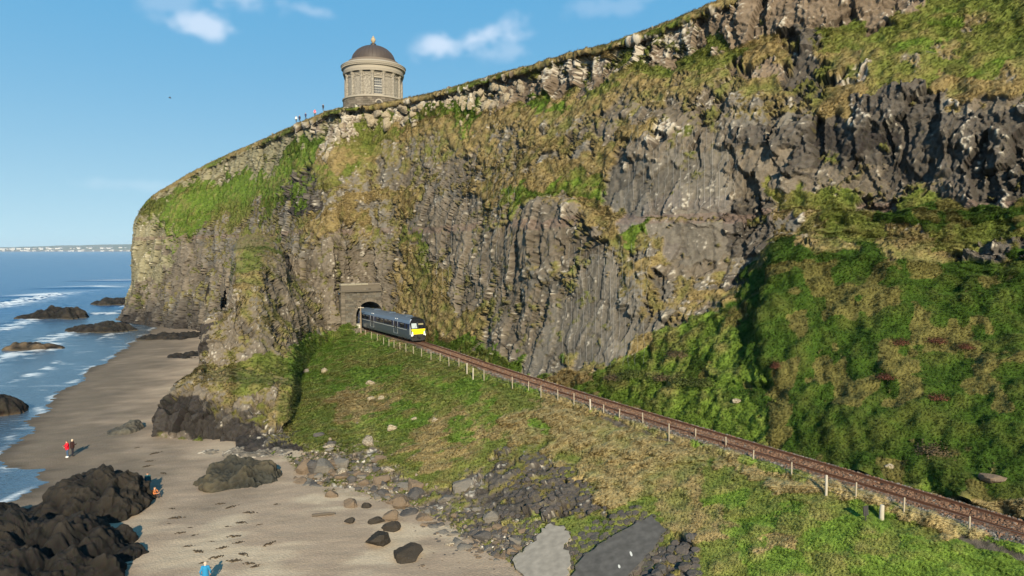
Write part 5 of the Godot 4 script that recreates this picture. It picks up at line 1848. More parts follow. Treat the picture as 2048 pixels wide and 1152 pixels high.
func build_pitching(r: RandomNumberGenerator) -> void:
	# stones pitched on the slope against the sea, and two slabs of concrete among them
	var beds := [[Vector2(990, 990), Vector2(1060, 925), Vector2(1130, 932), Vector2(1200, 985), Vector2(1210, 1020), Vector2(1150, 1030), Vector2(1090, 1040), Vector2(1040, 1000)],
		[Vector2(830, 1050), Vector2(900, 1025), Vector2(1000, 1015), Vector2(1080, 1045), Vector2(1060, 1100), Vector2(1010, 1140), Vector2(1040, 1200), Vector2(1000, 1175), Vector2(950, 1110), Vector2(880, 1080)],
		[Vector2(1125, 1090), Vector2(1190, 1045), Vector2(1280, 1010), Vector2(1300, 1030), Vector2(1230, 1075), Vector2(1150, 1135)],
		[Vector2(1300, 1110), Vector2(1385, 1065), Vector2(1400, 1150), Vector2(1380, 1240), Vector2(1270, 1200), Vector2(1270, 1150)]]
	var bank := get_node("grass_bank")
	var seen := {}
	var shapes := []
	for k in 6:
		var s := tool()
		var n := 6 + k % 2
		var low := []
		var mid := []
		var top := []
		for i in n:
			var a := TAU * (i + r.randf_range(-0.2, 0.2)) / n
			var d := r.randf_range(0.85, 1.1)
			low.append(Vector3(cos(a) * d, -0.7, sin(a) * d))
			mid.append(Vector3(cos(a) * d, 0.15, sin(a) * d))
			top.append(Vector3(cos(a) * d * 0.7, r.randf_range(0.24, 0.38), sin(a) * d * 0.74))
		for i in n:
			var m := (i + 1) % n
			quad(s, low[m], low[i], mid[i], mid[m])
			quad(s, mid[m], mid[i], top[i], top[m])
		for i in range(1, n - 1):
			s.set_smooth_group(-1)
			for w in [0, i + 1, i]: s.add_vertex(top[w])
		shapes.append(done(s))
	var tones := [stone_mats.slate, grained(mat(0.062, 0.058, 0.058, 0.8, 0.0, 0.4), 0.9, M.grain, M.grit, 4.0), grained(mat(0.1, 0.085, 0.078, 0.85), 0.9, M.grain, M.grit, 4.0), grained(mat(0.075, 0.066, 0.062, 0.85), 0.9, M.grain, M.grit, 4.0)]
	var spots := []
	for k in beds.size():
		var poly: Array = beds[k]
		var step := 9.5 if k == 0 else (10.5 if k == 1 else 12.5)
		var y := 915.0
		var row := 0
		while y < 1250.0:
			var x := 810.0 + (step * 0.6 if row % 2 else 0.0)
			while x < 1410.0:
				var p := Vector2(x + r.randf_range(-2.2, 2.2), y + r.randf_range(-1.6, 1.6))
				if inside(poly, p): spots.append([p, step * (1.35 if k == 3 else 1.0)])
				x += step * 1.25
			y += step * 0.82
			row += 1
	spots.sort_custom(func(a, b): return a[0].y > b[0].y)
	var rest := tool()
	for i in spots.size():
		var hit := on_land("grass_bank", spots[i][0].x, spots[i][0].y)
		var per: float = (hit[0] - EYE).length() / FOCAL
		var w: float = spots[i][1] * per * r.randf_range(0.52, 0.7)
		var up: Vector3 = (hit[1] * 0.4 + Vector3(-0.25, 0.9, 0.35) * 0.6).normalized()
		var side := up.cross(Vector3(sin(r.randf() * TAU), 0.1, cos(r.randf() * TAU))).normalized()
		var tr := Transform3D(Basis(side, up, side.cross(up)).scaled_local(Vector3(w, w * r.randf_range(0.6, 1.0), w * r.randf_range(0.8, 1.0))), hit[0])
		if i < 240:
			var o := part("stone", shapes[r.randi() % 6], tones[r.randi() % 4], bank, seen)
			o.transform = tr
		else: rest.append_from(shapes[r.randi() % 6], 0, tr)
	if spots.size() > 240: tag(obj("stones", rest.commit(), tones[3], bank), "", "", "", "stuff")
	print("pitched stones ", spots.size())
	var slab_mats := [grained(mat(0.3, 0.27, 0.23, 0.9), 0.22, noise_tex(0.012, 0.76, 1.0, 512, FastNoiseLite.TYPE_SIMPLEX_SMOOTH, 5, 25)), grained(mat(0.105, 0.1, 0.095, 0.9), 0.22, noise_tex(0.012, 0.68, 1.0, 512, FastNoiseLite.TYPE_SIMPLEX_SMOOTH, 5, 26))]
	var outlines := [[[1093, 1055], [1125, 1059], [1141, 1083], [1131, 1106], [1143, 1130], [1130, 1170], [1060, 1180], [1022, 1127], [1053, 1106], [1078, 1075]], [[1302, 1036], [1331, 1063], [1312, 1100], [1268, 1150], [1225, 1210], [1130, 1200], [1150, 1138], [1210, 1094], [1258, 1064]]]
	for k in 2:
		var pts := []
		var mean := Vector3.ZERO
		for e in outlines[k].size():
			for f in 5:
				var q := Vector2(outlines[k][e][0], outlines[k][e][1]).lerp(Vector2(outlines[k][(e + 1) % outlines[k].size()][0], outlines[k][(e + 1) % outlines[k].size()][1]), f / 5.0)
				var p: Vector3 = on_land("grass_bank", q.x, q.y)[0] + Vector3(r.randf_range(-0.09, 0.09), 0, r.randf_range(-0.09, 0.09))
				pts.append(p)
				mean += p
		mean /= pts.size()
		# the plane that fits best
		var nrm := Vector3.ZERO
		for i in pts.size(): nrm += (pts[i] - mean).cross(pts[(i + 1) % pts.size()] - mean)
		nrm = nrm.normalized()
		if nrm.y < 0.0: nrm = -nrm
		var bx := nrm.cross(Vector3.FORWARD).normalized()
		var b := Basis(bx, nrm, bx.cross(nrm))
		var flat := PackedVector2Array()
		for p in pts:
			var q: Vector3 = b.inverse() * (p - mean)
			flat.append(Vector2(q.x, q.z))
		var tri := Geometry2D.triangulate_polygon(flat)
		var s := tool()
		for i in range(0, tri.size(), 3):
			var t := [flat[tri[i]], flat[tri[i + 1]], flat[tri[i + 2]]]
			if (t[1] - t[0]).cross(t[2] - t[0]) < 0.0: t.reverse()
			s.set_smooth_group(-1)
			for q in t: s.add_vertex(Vector3(q.x, 0.0, q.y))
		for i in flat.size():
			var p := flat[i]
			var q := flat[(i + 1) % flat.size()]
			quad(s, Vector3(p.x, -0.9, p.y), Vector3(p.x, 0, p.y), Vector3(q.x, 0, q.y), Vector3(q.x, -0.9, q.y))
		var o := obj("concrete_slab", done(s), slab_mats[k])
		o.transform = Transform3D(b, mean + nrm * 0.3)
		for i in 26:
			# stones and weeds crowd over its edges
			var e: Vector2 = flat[r.randi() % flat.size()]
			var w := r.randf_range(0.12, 0.34)
			var st := part("stone", shapes[r.randi() % 6], tones[r.randi() % 4], bank, seen)
			st.transform = Transform3D(b * Basis(Vector3.UP, r.randf() * TAU), o.transform * Vector3(e.x, -0.12, e.y)).scaled_local(Vector3(w, w, w))
		for i in 160:
			var e: Vector2 = flat[r.randi() % flat.size()].lerp(flat[r.randi() % flat.size()], r.randf_range(-0.05, 0.04))
			add_tuft(2, o.transform * Vector3(e.x, -0.05, e.y), nrm, Vector3(0.12, 0.13, 0.04), r)
		tag(o, ["pale flat concrete slab tilted among pitched stones by the sand", "large dark grey concrete slab spotted with white on the grass slope"][k], "slab")
		if k == 1:
			s = tool()
			for d in [[Vector2(1260, 1116), 0.26], [Vector2(1237, 1140), 0.18]]:
				var p: Vector3 = b.inverse() * (on_land("grass_bank", d[0].x, d[0].y)[0] - mean)
				for i in 9:
					for w in [Vector3(p.x, 0.004, p.z), Vector3(p.x + cos(TAU * i / 9) * 0.07, 0.004, p.z + sin(TAU * i / 9) * d[1]), Vector3(p.x + cos(TAU * (i + 1) / 9) * 0.07, 0.004, p.z + sin(TAU * (i + 1) / 9) * d[1])]: s.add_vertex(w)
			obj("white_stain", done(s), mat(0.5, 0.5, 0.47, 0.9), o)


# ------------------------------------------------------------------ people, each one continuous figure grown round a skeleton
const BONES := [["hips", "chest"], ["chest", "neck"], ["neck", "crown"], ["hip_l", "knee_l"], ["knee_l", "foot_l"], ["foot_l", "toe_l"], ["hip_r", "knee_r"], ["knee_r", "foot_r"], ["foot_r", "toe_r"], ["shoulder_l", "elbow_l"], ["elbow_l", "hand_l"], ["hand_l", "tips_l"], ["shoulder_r", "elbow_r"], ["elbow_r", "hand_r"], ["hand_r", "tips_r"], ["shoulder_l", "shoulder_r"], ["hip_l", "hip_r"]]


func standing(opts := {}) -> Dictionary:
	# joints of a person 1.75 m tall who faces +z: place and radius
	var j := {"hips": [Vector3(0, 0.98, 0), 0.145], "chest": [Vector3(0, 1.28, 0), 0.15], "neck": [Vector3(0, 1.5, -0.01), 0.058], "crown": [Vector3(0, 1.63, 0.02), 0.1],
		"hip_l": [Vector3(0.09, 0.93, 0), 0.1], "knee_l": [Vector3(0.1, 0.5, 0.02), 0.066], "foot_l": [Vector3(0.11, 0.08, -0.02), 0.048], "toe_l": [Vector3(0.13, 0.04, 0.14), 0.038],
		"hip_r": [Vector3(-0.09, 0.93, 0), 0.1], "knee_r": [Vector3(-0.1, 0.5, 0.02), 0.066], "foot_r": [Vector3(-0.11, 0.08, -0.02), 0.048], "toe_r": [Vector3(-0.13, 0.04, 0.14), 0.038],
		"shoulder_l": [Vector3(0.18, 1.42, 0), 0.066], "elbow_l": [Vector3(0.24, 1.14, -0.03), 0.05], "hand_l": [Vector3(0.25, 0.88, 0.05), 0.036], "tips_l": [Vector3(0.25, 0.76, 0.08), 0.026],
		"shoulder_r": [Vector3(-0.18, 1.42, 0), 0.066], "elbow_r": [Vector3(-0.24, 1.14, -0.03), 0.05], "hand_r": [Vector3(-0.25, 0.88, 0.05), 0.036], "tips_r": [Vector3(-0.25, 0.76, 0.08), 0.026]}
	for key in opts: j[key] = [opts[key], j[key][1]]
	return j


func figure(j: Dictionary, wear: Dictionary, cell := 0.024) -> ArrayMesh:
	# a smooth skin round the joints, drawn as surface nets; wear gives the colour of each region
	var caps := []
	for b in BONES: caps.append([j[b[0]][0], j[b[1]][0], j[b[0]][1], j[b[1]][1], b[1]])
	var face: Vector3 = j["crown"][0]
	var ahead: Vector3 = wear.get("look", Vector3(0, 0, 1))
	caps.append([face + ahead * 0.09 + Vector3(0, -0.02, 0), face + ahead * 0.125 + Vector3(0, -0.035, 0), 0.022, 0.014, "nose"])
	for e in [-1.0, 1.0]:
		var side: Vector3 = ahead.cross(Vector3.UP) * e
		caps.append([face + side * 0.095, face + side * 0.1 + Vector3(0, -0.03, 0), 0.018, 0.014, "ear"])
	for h in ["l", "r"]:
		# four fingers and a thumb on each hand
		var w: Vector3 = j["hand_" + h][0]
		var t: Vector3 = j["tips_" + h][0]
		var d := (t - w).normalized()
		var across := d.cross(ahead).normalized()
		for k in 4: caps.append([t + across * (k - 1.5) * 0.02 - d * 0.02, t + across * (k - 1.5) * 0.022 + d * (0.06 - absf(k - 1.3) * 0.012) + ahead * 0.02, 0.0095, 0.008, "tips_" + h])
		caps.append([w + d * 0.03 + ahead * 0.02, w + d * 0.08 + ahead * 0.06, 0.012, 0.009, "tips_" + h])
	if wear.has("coat"):   # a coat or jumper hangs wider than the trunk
		caps.append([j["hips"][0] + Vector3(0, wear.get("hem", -0.05), 0), j["chest"][0] + Vector3(0, 0.06, 0), 0.19, 0.185, "chest"])
	var lo := Vector3.ONE * 1e9
	var hi := -lo
	for c in caps:
		for p in [c[0], c[1]]:
			lo = lo.min(p - Vector3.ONE * 0.24)
			hi = hi.max(p + Vector3.ONE * 0.24)
	var n := Vector3i((hi - lo) / cell) + Vector3i.ONE
	var field := PackedFloat32Array()
	field.resize(n.x * n.y * n.z)
	field.fill(1.0)
	for c in caps:
		var a: Vector3 = c[0]
		var ab: Vector3 = c[1] - a
		var reach: float = maxf(c[2], c[3]) + 0.07
		var l := Vector3i(((a.min(c[1]) - Vector3.ONE * reach - lo) / cell).max(Vector3.ZERO))
		var h := Vector3i((a.max(c[1]) + Vector3.ONE * reach - lo) / cell) + Vector3i.ONE
		var blend := 0.012 if c[2] < 0.03 else 0.035
		for x in range(l.x, mini(h.x, n.x)):
			for y in range(l.y, mini(h.y, n.y)):
				for z in range(l.z, mini(h.z, n.z)):
					var p := lo + Vector3(x, y, z) * cell
					var t := clampf((p - a).dot(ab) / maxf(ab.length_squared(), 1e-6), 0.0, 1.0)
					var d: float = p.distance_to(a + ab * t) - lerpf(c[2], c[3], t)
					var q := (x * n.y + y) * n.z + z
					var k := maxf(blend - absf(d - field[q]), 0.0) / blend
					field[q] = minf(d, field[q]) - k * k * blend * 0.25
	var index := {}
	var v := PackedVector3Array()
	for x in n.x - 1:
		for y in n.y - 1:
			for z in n.z - 1:
				var sum := Vector3.ZERO
				var cuts := 0
				var f := []
				for k in 8: f.append(field[((x + (k & 1)) * n.y + y + ((k >> 1) & 1)) * n.z + z + (k >> 2)])
				for e in [[0, 1], [2, 3], [4, 5], [6, 7], [0, 2], [1, 3], [4, 6], [5, 7], [0, 4], [1, 5], [2, 6], [3, 7]]:
					var fa: float = f[e[0]]
					var fb: float = f[e[1]]
					if (fa < 0.0) != (fb < 0.0):
						var t := fa / (fa - fb)
						sum += Vector3(e[0] & 1, (e[0] >> 1) & 1, e[0] >> 2).lerp(Vector3(e[1] & 1, (e[1] >> 1) & 1, e[1] >> 2), t)
						cuts += 1
				if cuts:
					index[Vector3i(x, y, z)] = v.size()
					v.append(lo + (Vector3(x, y, z) + sum / cuts) * cell)
	var col := PackedColorArray()
	for p in v:
		var best := 1e9
		var near := ""
		for c in caps:
			var ab: Vector3 = c[1] - c[0]
			var t := clampf((p - c[0]).dot(ab) / maxf(ab.length_squared(), 1e-6), 0.0, 1.0)
			var d: float = p.distance_to(c[0] + ab * t) - lerpf(c[2], c[3], t)
			if d < best:
				best = d
				near = c[4]
		var cc: Vector3 = wear.top
		if near in ["nose", "ear"]: cc = wear.skin
		elif near == "crown": cc = wear.hair if p.y > face.y + 0.045 or (p - face).dot(ahead) < -0.01 else wear.skin
		elif near.begins_with("tips"): cc = wear.skin
		elif near.begins_with("hand"): cc = wear.top if wear.get("sleeves", true) else wear.skin
		elif near == "neck" and p.y > j["neck"][0].y - 0.02: cc = wear.skin
		elif near.begins_with("knee") or near.begins_with("foot") or near.begins_with("hip"): cc = wear.legs if not (near.begins_with("hip") and p.y > j["hips"][0].y - 0.04) else wear.top
		elif near.begins_with("toe"): cc = wear.shoes
		if near.begins_with("foot") and p.distance_to(j[near][0]) < 0.07: cc = wear.shoes
		if near == "crown" and (p - face).dot(ahead) > 0.07:
			var s := (p - face).dot(ahead.cross(Vector3.UP))
			if absf(absf(s) - 0.035) < 0.014 and absf(p.y - face.y - 0.005) < 0.014: cc = Vector3(0.03, 0.025, 0.02)
			if absf(s) < 0.03 and absf(p.y - face.y + 0.065) < 0.012: cc = Vector3(0.25, 0.09, 0.07)
		col.append(Color(cc.x, cc.y, cc.z))
	var ix := PackedInt32Array()
	var axes := [Vector3i(1, 0, 0), Vector3i(0, 1, 0), Vector3i(0, 0, 1)]
	for x in range(1, n.x - 1):
		for y in range(1, n.y - 1):
			for z in range(1, n.z - 1):
				var fa := field[(x * n.y + y) * n.z + z]
				for k in 3:
					var o: Vector3i = axes[k]
					var fb := field[((x + o.x) * n.y + y + o.y) * n.z + z + o.z]
					if (fa < 0.0) == (fb < 0.0): continue
					var u: Vector3i = axes[(k + 1) % 3]
					var w: Vector3i = axes[(k + 2) % 3]
					var p := Vector3i(x, y, z)
					var q := [index.get(p - u - w, -1), index.get(p - w, -1), index.get(p, -1), index.get(p - u, -1)]
					if q.has(-1): continue
					if fa < 0.0: ix.append_array([q[0], q[2], q[1], q[0], q[3], q[2]])
					else: ix.append_array([q[0], q[1], q[2], q[0], q[2], q[3]])
	var nor := PackedVector3Array()
	nor.resize(v.size())
	for i in range(0, ix.size(), 3):
		var f := (v[ix[i + 2]] - v[ix[i]]).cross(v[ix[i + 1]] - v[ix[i]])
		for k in 3: nor[ix[i + k]] += f
	for i in nor.size(): nor[i] = nor[i].normalized()
	return to_mesh(v, nor, col, ix)


func person(label: String, where: Vector3, turn: float, pose: Dictionary, wear: Dictionary, tall := 1.0, cell := 0.024, group := "") -> MeshInstance3D:
	var o := obj("person", figure(pose, wear, cell), M.plain)
	o.position = where
	o.rotation.y = turn
	o.scale = Vector3.ONE * tall
	tag(o, label, "person", group)
	return o


func on_sand(x: float, y: float) -> Vector3:
	var g := level(x, y, 0.45)
	g.y = sand_height(g.x, g.z)
	return g


func build_people() -> void:
	var skin := Vector3(0.45, 0.27, 0.19)
	# a couple standing close on the sand, arms round each other
	var hug := standing({"elbow_l": Vector3(0.3, 1.2, 0.12), "hand_l": Vector3(0.2, 1.12, 0.3), "tips_l": Vector3(0.12, 1.12, 0.36), "elbow_r": Vector3(-0.27, 1.2, 0.14), "hand_r": Vector3(-0.14, 1.22, 0.32), "tips_r": Vector3(-0.06, 1.22, 0.36)})
	var g := on_sand(135, 909)
	person("person in red jumper, blue jeans and white shoes embracing another on the sand", g, -0.7, hug, {"top": Vector3(0.6, 0.012, 0.03), "legs": Vector3(0.04, 0.075, 0.14), "shoes": Vector3(0.75, 0.75, 0.75), "hair": Vector3(0.05, 0.03, 0.02), "skin": skin, "coat": 1})
	person("taller person in black with pale hair, held by the one in red", g + Vector3(0.3, 0, -0.34), 2.4, hug, {"top": Vector3(0.03, 0.012, 0.014), "legs": Vector3(0.012, 0.015, 0.022), "shoes": Vector3(0.03, 0.03, 0.03), "hair": Vector3(0.5, 0.42, 0.32), "skin": skin, "coat": 1}, 1.05)
	person("person in bright blue jacket walking away at the foot of the beach", level(412, 1190, 0.4) + Vector3(0, sand_height(level(412, 1190, 0.4).x, level(412, 1190, 0.4).z) - 0.4, 0), PI + 0.2, standing({"knee_l": Vector3(0.1, 0.5, 0.14), "foot_l": Vector3(0.11, 0.09, 0.14), "toe_l": Vector3(0.13, 0.05, 0.3), "foot_r": Vector3(-0.11, 0.12, -0.2), "toe_r": Vector3(-0.13, 0.04, -0.06), "elbow_l": Vector3(0.27, 1.16, -0.1), "hand_l": Vector3(0.25, 0.93, -0.02), "tips_l": Vector3(0.24, 0.82, 0.02), "elbow_r": Vector3(-0.27, 1.16, 0.04), "hand_r": Vector3(-0.25, 0.95, 0.14), "tips_r": Vector3(-0.24, 0.84, 0.19)}),
		{"top": Vector3(0.02, 0.17, 0.34), "legs": Vector3(0.04, 0.045, 0.06), "shoes": Vector3(0.06, 0.05, 0.05), "hair": Vector3(0.42, 0.33, 0.27), "skin": skin, "coat": 1, "hem": -0.16}, 1.0, 0.02)
	person("person in teal top standing in the shadow of the black reef", on_sand(296, 980), 0.5, standing(), {"top": Vector3(0.015, 0.08, 0.1), "legs": Vector3(0.03, 0.035, 0.05), "shoes": Vector3(0.04, 0.04, 0.04), "hair": Vector3(0.04, 0.03, 0.025), "skin": skin, "coat": 1}, 0.95)
	# someone sitting on the sand at the edge of that shadow
	var seat := standing({"hips": Vector3(0, 0.16, 0), "chest": Vector3(0, 0.46, 0.05), "neck": Vector3(0, 0.67, 0.08), "crown": Vector3(0, 0.81, 0.11), "hip_l": Vector3(0.1, 0.14, 0.03), "hip_r": Vector3(-0.1, 0.14, 0.03), "knee_l": Vector3(0.13, 0.44, 0.36), "knee_r": Vector3(-0.13, 0.44, 0.36), "foot_l": Vector3(0.12, 0.07, 0.56), "foot_r": Vector3(-0.12, 0.07, 0.56), "toe_l": Vector3(0.13, 0.04, 0.7), "toe_r": Vector3(-0.13, 0.04, 0.7),
		"shoulder_l": Vector3(0.18, 0.59, 0.07), "shoulder_r": Vector3(-0.18, 0.59, 0.07), "elbow_l": Vector3(0.26, 0.4, 0.25), "elbow_r": Vector3(-0.26, 0.4, 0.25), "hand_l": Vector3(0.12, 0.42, 0.44), "hand_r": Vector3(-0.12, 0.42, 0.44), "tips_l": Vector3(0.04, 0.4, 0.5), "tips_r": Vector3(-0.04, 0.4, 0.5)})
	person("person in orange jacket sitting on the sand at the shadow's edge", on_sand(308, 994), 1.3, seat, {"top": Vector3(0.38, 0.13, 0.05), "legs": Vector3(0.05, 0.035, 0.03), "shoes": Vector3(0.03, 0.03, 0.03), "hair": Vector3(0.05, 0.035, 0.02), "skin": skin})
	# visitors by the wall on the cliff top
	var tops := [[591, 0.92, Vector3(0.6, 0.6, 0.58), "person in white top by the cliff-top wall, lowest of the visitors"], [599, 1.0, Vector3(0.012, 0.02, 0.06), "person in navy coat on the cliff top beside a smaller one"], [603, 0.88, Vector3(0.02, 0.035, 0.1), "smaller person in dark blue on the cliff top beside a navy coat"],
		[624, 0.95, Vector3(0.75, 0.75, 0.75), "person in white on the cliff top beside a pink jacket"], [629, 1.0, Vector3(0.5, 0.02, 0.1), "person in pink jacket on the cliff top below the temple"], [639.5, 0.9, Vector3(0.03, 0.03, 0.035), "person in black on the cliff top, nearest to the temple"]]
	for t in tops:
		var p: Vector3 = rim_at(t[0])
		person(t[3], p, 0.4, standing(), {"top": t[2], "legs": Vector3(0.03, 0.035, 0.05), "shoes": Vector3(0.05, 0.05, 0.05), "hair": Vector3(0.06, 0.04, 0.03), "skin": skin}, t[1] * 0.88, 0.045, "visitors on the cliff top")


func rim_at(x: float) -> Vector3:
	# the highest ground seen along a bearing
	var s: Array = places["cliff"]
	for row in range(20, 80):
		for e in [0, 1, -1]:
			var c := Vector2i(int(x / 6.0) + e, row)
			if s[0].has(c) and s[1][s[0][c]].y > 40.0: return s[1][s[0][c]]
	return at(x, 245, 150)


# ------------------------------------------------------------------ the far shore with its town
func build_far_shore() -> void:
	var r := RandomNumberGenerator.new()
	r.seed = 91
	var v := PackedVector3Array()
	var c := PackedColorArray()
	var n := PackedVector3Array()
	var ix := PackedInt32Array()
	var nx := 240
	for i in nx + 1:
		var x := lerpf(-9500.0, 500.0, float(i) / nx)
		for j in 9:
			var back := j / 8.0
			var h := land_height(x, back)
			v.append(Vector3(x, h, -8000.0 - 2200.0 * back))
			var g := n_mid.get_noise_2d(x * 0.01, j * 3.0)
			var cc := Vector3(0.1, 0.12, 0.06).lerp(Vector3(0.17, 0.16, 0.12), clampf(0.5 + g * 1.5, 0, 1))
			if j == 0: cc = Vector3(0.2, 0.18, 0.15)
			c.append(Color(cc.x, cc.y, cc.z))
	n.resize(v.size())
	for i in nx + 1:
		for j in 9:
			var q := i * 9 + j
			n[q] = (v[mini(i + 1, nx) * 9 + j] - v[maxi(i - 1, 0) * 9 + j]).cross(v[i * 9 + mini(j + 1, 8)] - v[i * 9 + maxi(j - 1, 0)]).normalized()
			if i < nx and j < 8: ix.append_array([q, q + 1, q + 10, q, q + 10, q + 9])
	tag(obj("hills", to_mesh(v, n, c, ix), M.plain), "", "", "", "structure")
	# houses of the town, each a gabled block; too far to show more
	var kinds := []
	for k in 4:
		var s := tool()
		var w: float = [13.0, 18.0, 30.0, 46.0][k]
		var d: float = [9.0, 10.0, 11.0, 13.0][k]
		var h: float = [5.5, 6.5, 8.0, 9.0][k]
		s.set_color(Color(0.42, 0.42, 0.42) if k != 1 else Color(0.3, 0.29, 0.27))
		box(s, Vector3(0, h / 2 - 2.0, 0), Vector3(w, h + 4.0, d))
		s.set_color(Color(0.14, 0.13, 0.13))
		var e := [Vector3(-w / 2, h, d / 2 + 0.4), Vector3(w / 2, h, d / 2 + 0.4), Vector3(w / 2, h + 2.6, 0), Vector3(-w / 2, h + 2.6, 0), Vector3(-w / 2, h, -d / 2 - 0.4), Vector3(w / 2, h, -d / 2 - 0.4)]
		quad(s, e[3], e[2], e[1], e[0])
		quad(s, e[2], e[3], e[4], e[5])
		s.set_color(Color(0.38, 0.38, 0.38))
		for t in [[e[0], e[4], e[3]], [e[1], e[2], e[5]]]:
			for p in t: s.add_vertex(p)
		kinds.append(done(s))
	for i in 290:
		var x := r.randf_range(-8100, -4150) if r.randf() < 0.75 else r.randf_range(-8100, -5900)
		var band := r.randf()
		var back := 0.005 + 0.02 * r.randf() if band < 0.45 else 0.05 + 0.16 * r.randf() + 0.1 * smoothstep(-6500, -4300, x) * r.randf()
		var row := i % 5 == 0
		var o := obj("house", kinds[(2 + r.randi() % 2) if row else r.randi() % 3], M.plain)
		o.position = Vector3(x, land_height(x, back) + 0.5, -8000.0 - 2200.0 * back)
		o.rotation.y = r.randf_range(-0.3, 0.3)
		o.scale = Vector3.ONE * r.randf_range(1.0, 1.5)
		tag(o, "small white gabled house in the far town across the bay", "house", "houses of the far town")


func land_height(x: float, back: float) -> float:
	var east := smoothstep(-9000.0, -4000.0, x)
	return 1.0 + (8.0 + 26.0 * east) * smoothstep(0.0, 0.06, back) + (18.0 + 62.0 * east + 18.0 * n_mid.get_noise_2d(x * 0.004, 5.0)) * smoothstep(0.03, 0.75, back) + 5.0 * n_mid.get_noise_2d(x * 0.012, back * 9.0)


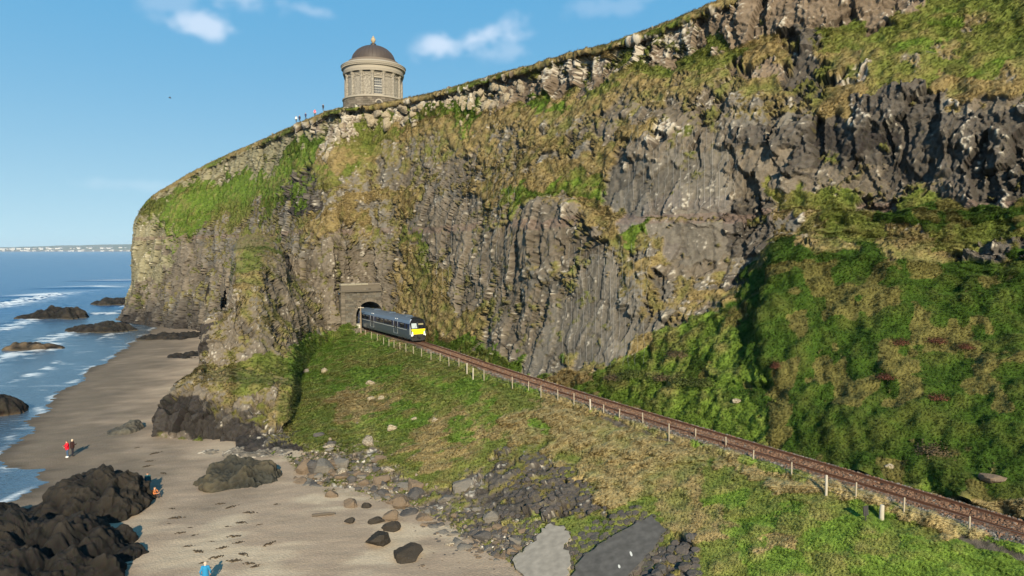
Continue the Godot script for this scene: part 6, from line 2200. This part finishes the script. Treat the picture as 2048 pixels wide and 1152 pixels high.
# ------------------------------------------------------------------ small things
func build_small_things() -> void:
	var r := RandomNumberGenerator.new()
	r.seed = 97
	# a bird over the bay
	var s := tool()
	tube(s, [Vector3(0, 0, 0.28), Vector3(0, 0.02, 0.18), Vector3(0, 0, 0.0), Vector3(0, 0, -0.18), Vector3(0, 0.01, -0.34)], [0.012, 0.05, 0.075, 0.045, 0.02], 8)
	for e in [-1.0, 1.0]:
		var w := [Vector3(e * 0.03, 0.03, 0.12), Vector3(e * 0.3, 0.16, 0.1), Vector3(e * 0.62, 0.08, -0.05), Vector3(e * 0.3, 0.14, -0.1), Vector3(e * 0.03, 0.02, -0.1)]
		for t in [[0, 1, 4], [1, 3, 4], [1, 2, 3]]:
			for k in [0, 1, 2]: s.add_vertex(w[t[k]])
			for k in [2, 1, 0]: s.add_vertex(w[t[k]] - Vector3(0, 0.012, 0))
	var bird := obj("bird", done(s), M.dark)
	bird.position = at(340, 196, 130)
	bird.rotation = Vector3(0.1, 2.2, 0.5)
	tag(bird, "small dark bird gliding in the open sky over the bay", "bird")
	# a length of driftwood
	s = tool()
	tube(s, [Vector3(-0.85, 0.06, 0), Vector3(-0.3, 0.1, 0.03), Vector3(0.4, 0.12, -0.02), Vector3(0.9, 0.15, 0.05)], [0.12, 0.13, 0.12, 0.07], 8)
	var log := obj("driftwood", done(s), grained(mat(0.09, 0.075, 0.06, 0.9), 2.0, M.grain))
	log.position = on_sand(647, 1044)
	log.rotation.y = 0.15
	tag(log, "grey driftwood log lying on the sand by the rubble", "driftwood")
	# weed left on the sand by the tide
	var weeds := []
	for k in 5:
		s = tool()
		for b in 16:
			var a := r.randf() * TAU
			var c := Vector3(r.randfn() * 0.32, 0.0, r.randfn() * 0.1)
			var d := Vector3(cos(a), 0, sin(a) * 0.5) * r.randf_range(0.12, 0.3)
			tube(s, [c - d, c + Vector3(0, r.randf_range(0.03, 0.09), 0), c + d + Vector3(0, 0.01, 0)], [0.02, 0.045, 0.015], 5)
		weeds.append(done(s))
	var weed_mat := mat(0.035, 0.025, 0.014, 0.7)
	for p in [[446, 1106], [434, 1124], [398, 1112], [388, 1078], [405, 1135], [470, 1083], [482, 1055], [463, 1020], [442, 1012], [380, 1062], [425, 1092], [500, 1138], [486, 1120], [478, 1096], [300, 920], [326, 945], [294, 930], [345, 1020], [338, 1052], [520, 1060], [377, 1100], [362, 1072], [500, 1034], [415, 1146], [512, 1144], [553, 1018], [540, 1100], [310, 905], [275, 893], [352, 1040], [470, 1132], [455, 1062]]:
		var o := obj("seaweed", weeds[r.randi() % 5], weed_mat)
		o.position = on_sand(p[0], p[1])
		o.rotation.y = r.randf_range(-0.5, 0.7)
		o.scale = Vector3.ONE * r.randf_range(0.35, 0.85)
		tag(o, "dark clump of seaweed left on the open sand", "seaweed", "seaweed on the sand")
	# bushes and bracken on the slope above the track
	for b in [[1262, 752, 26, 12, 0, "dark bush at the foot of the netted cliff"], [1225, 758, 18, 9, 1, "small brown bush beside the dark one at the cliff foot"], [1372, 762, 30, 14, 0, "brown-green bush in the hollow below the green mound"], [1330, 756, 22, 10, 1, "reddish brown bush between two dark ones in the hollow"], [1405, 768, 22, 12, 0, "dark bush nearest to the green mound in the hollow"],
			[1350, 712, 26, 10, 1, "brown thicket on the slope where mound meets cliff"], [1795, 684, 17, 9, 2, "rust red bracken clump, higher one on the green mound"], [1866, 682, 18, 9, 2, "dark red bracken clump beside another high on the mound"], [1930, 694, 12, 7, 2, "small red bracken clump high on the mound"], [1770, 752, 17, 8, 2, "red bracken clump half way up the mound"],
			[1550, 732, 12, 10, 2, "red bracken clump on the mound's lit shoulder"], [1872, 794, 16, 9, 2, "red bracken clump low on the mound"], [1860, 905, 30, 14, 1, "brown fern clump hanging over the track slope"]]:
		var hit := on_land("cliff", b[0], b[1])
		var per: float = (hit[0] - EYE).length() / FOCAL
		var bush := obj("bush" if b[4] < 2 else "bracken", leaf_clump(r, b[4]), M.grass)
		bush.position = hit[0] + Vector3(0, -0.1, 0)
		bush.rotation.y = r.randf() * TAU
		bush.scale = Vector3(b[2], b[3] * 1.5, b[2]) * per
		tag(bush, b[5], "bush" if b[4] < 2 else "bracken")
	# wire nets hung over the rock against falling stones, each of upright cables and thinner cross lines
	for w in [[1122, 1296, 12.0, 488, 736, "rockfall net hung over the grey cliff foot beside the mound"], [868, 1016, 13.0, 300, 600, "rockfall net over the steep rock beside the tunnel"], [1252, 1470, 15.0, 255, 425, "rockfall net high on the cliff above the red band"]]:
		var net := thing("rockfall_net", w[5], "net")
		var seen := {}
		var x: float = w[0]
		while x <= w[1]:
			var pts := []
			var rad := []
			var y: float = w[3] + r.randf_range(-12, 12)
			while y < w[4]:
				var hit := on_land("cliff", x + (w[4] - y) * 0.06, y)
				pts.append(hit[0] + hit[1] * 0.18)
				rad.append(0.009)
				y += 11.0
			var t := tool()
			tube(t, pts, rad, 4, false)
			part("cable", done(t), M.wire, net, seen)
			x += w[2] * r.randf_range(0.8, 1.2)
	# the drystone wall that runs along the rim beside the temple, and the one where the visitors stand
	var mats: Array = [stone_mats.grey, stone_mats.brown, stone_mats.speck]
	for w in [[812, 905, "low drystone wall following the cliff rim uphill beside the temple"], [566, 640, "low drystone wall on the cliff top where the visitors stand"]]:
		var wall := thing("drystone_wall", w[2], "wall")
		var seen := {}
		var x: float = w[0]
		while x < w[1]:
			var g := rim_at(x) + Vector3(0.2, -0.35, -0.6)
			for k in 2:
				var o := part("stone", blocks[r.randi() % 7], mats[r.randi() % 3], wall, seen)
				o.basis = Basis(Vector3.UP, r.randf() * TAU).scaled(Vector3(0.42, 0.3, 0.36) * r.randf_range(0.8, 1.2))
				o.position = g + Vector3(r.randf_range(-0.1, 0.1), 0.05 + k * 0.3, r.randf_range(-0.1, 0.1))
			x += 3.4


func leaf_clump(r: RandomNumberGenerator, kind: int) -> ArrayMesh:
	# many small leaves through a rounded, ragged volume one unit wide
	var s := tool()
	var base: Vector3 = [Vector3(0.05, 0.062, 0.02), Vector3(0.075, 0.058, 0.035), Vector3(0.075, 0.034, 0.024)][kind]
	for i in 1100:
		var d := Vector3(r.randfn(), absf(r.randfn()) * 0.9, r.randfn()).normalized()
		var p := d * (0.55 + 0.5 * pow(r.randf(), 0.6)) * (1.0 + 0.25 * n_mid.get_noise_3dv(d * 4.0)) * r.randf_range(0.5, 1.0) + Vector3((i % 5 - 2) * 0.28, 0, (i % 3 - 1) * 0.3)
		var l := r.randf_range(0.05, 0.12)
		var u := Vector3(r.randfn(), r.randfn(), r.randfn()).normalized()
		var w := u.cross(d).normalized()
		var t := r.randf_range(0.55, 1.6)
		s.set_color(Color(base.x * t, base.y * t, base.z * t))
		s.set_normal((d + Vector3.UP * 0.4).normalized())
		for q in [p - w * l * 0.5, p + u * l * 1.4, p + w * l * 0.5]: s.add_vertex(q)
	return s.commit()
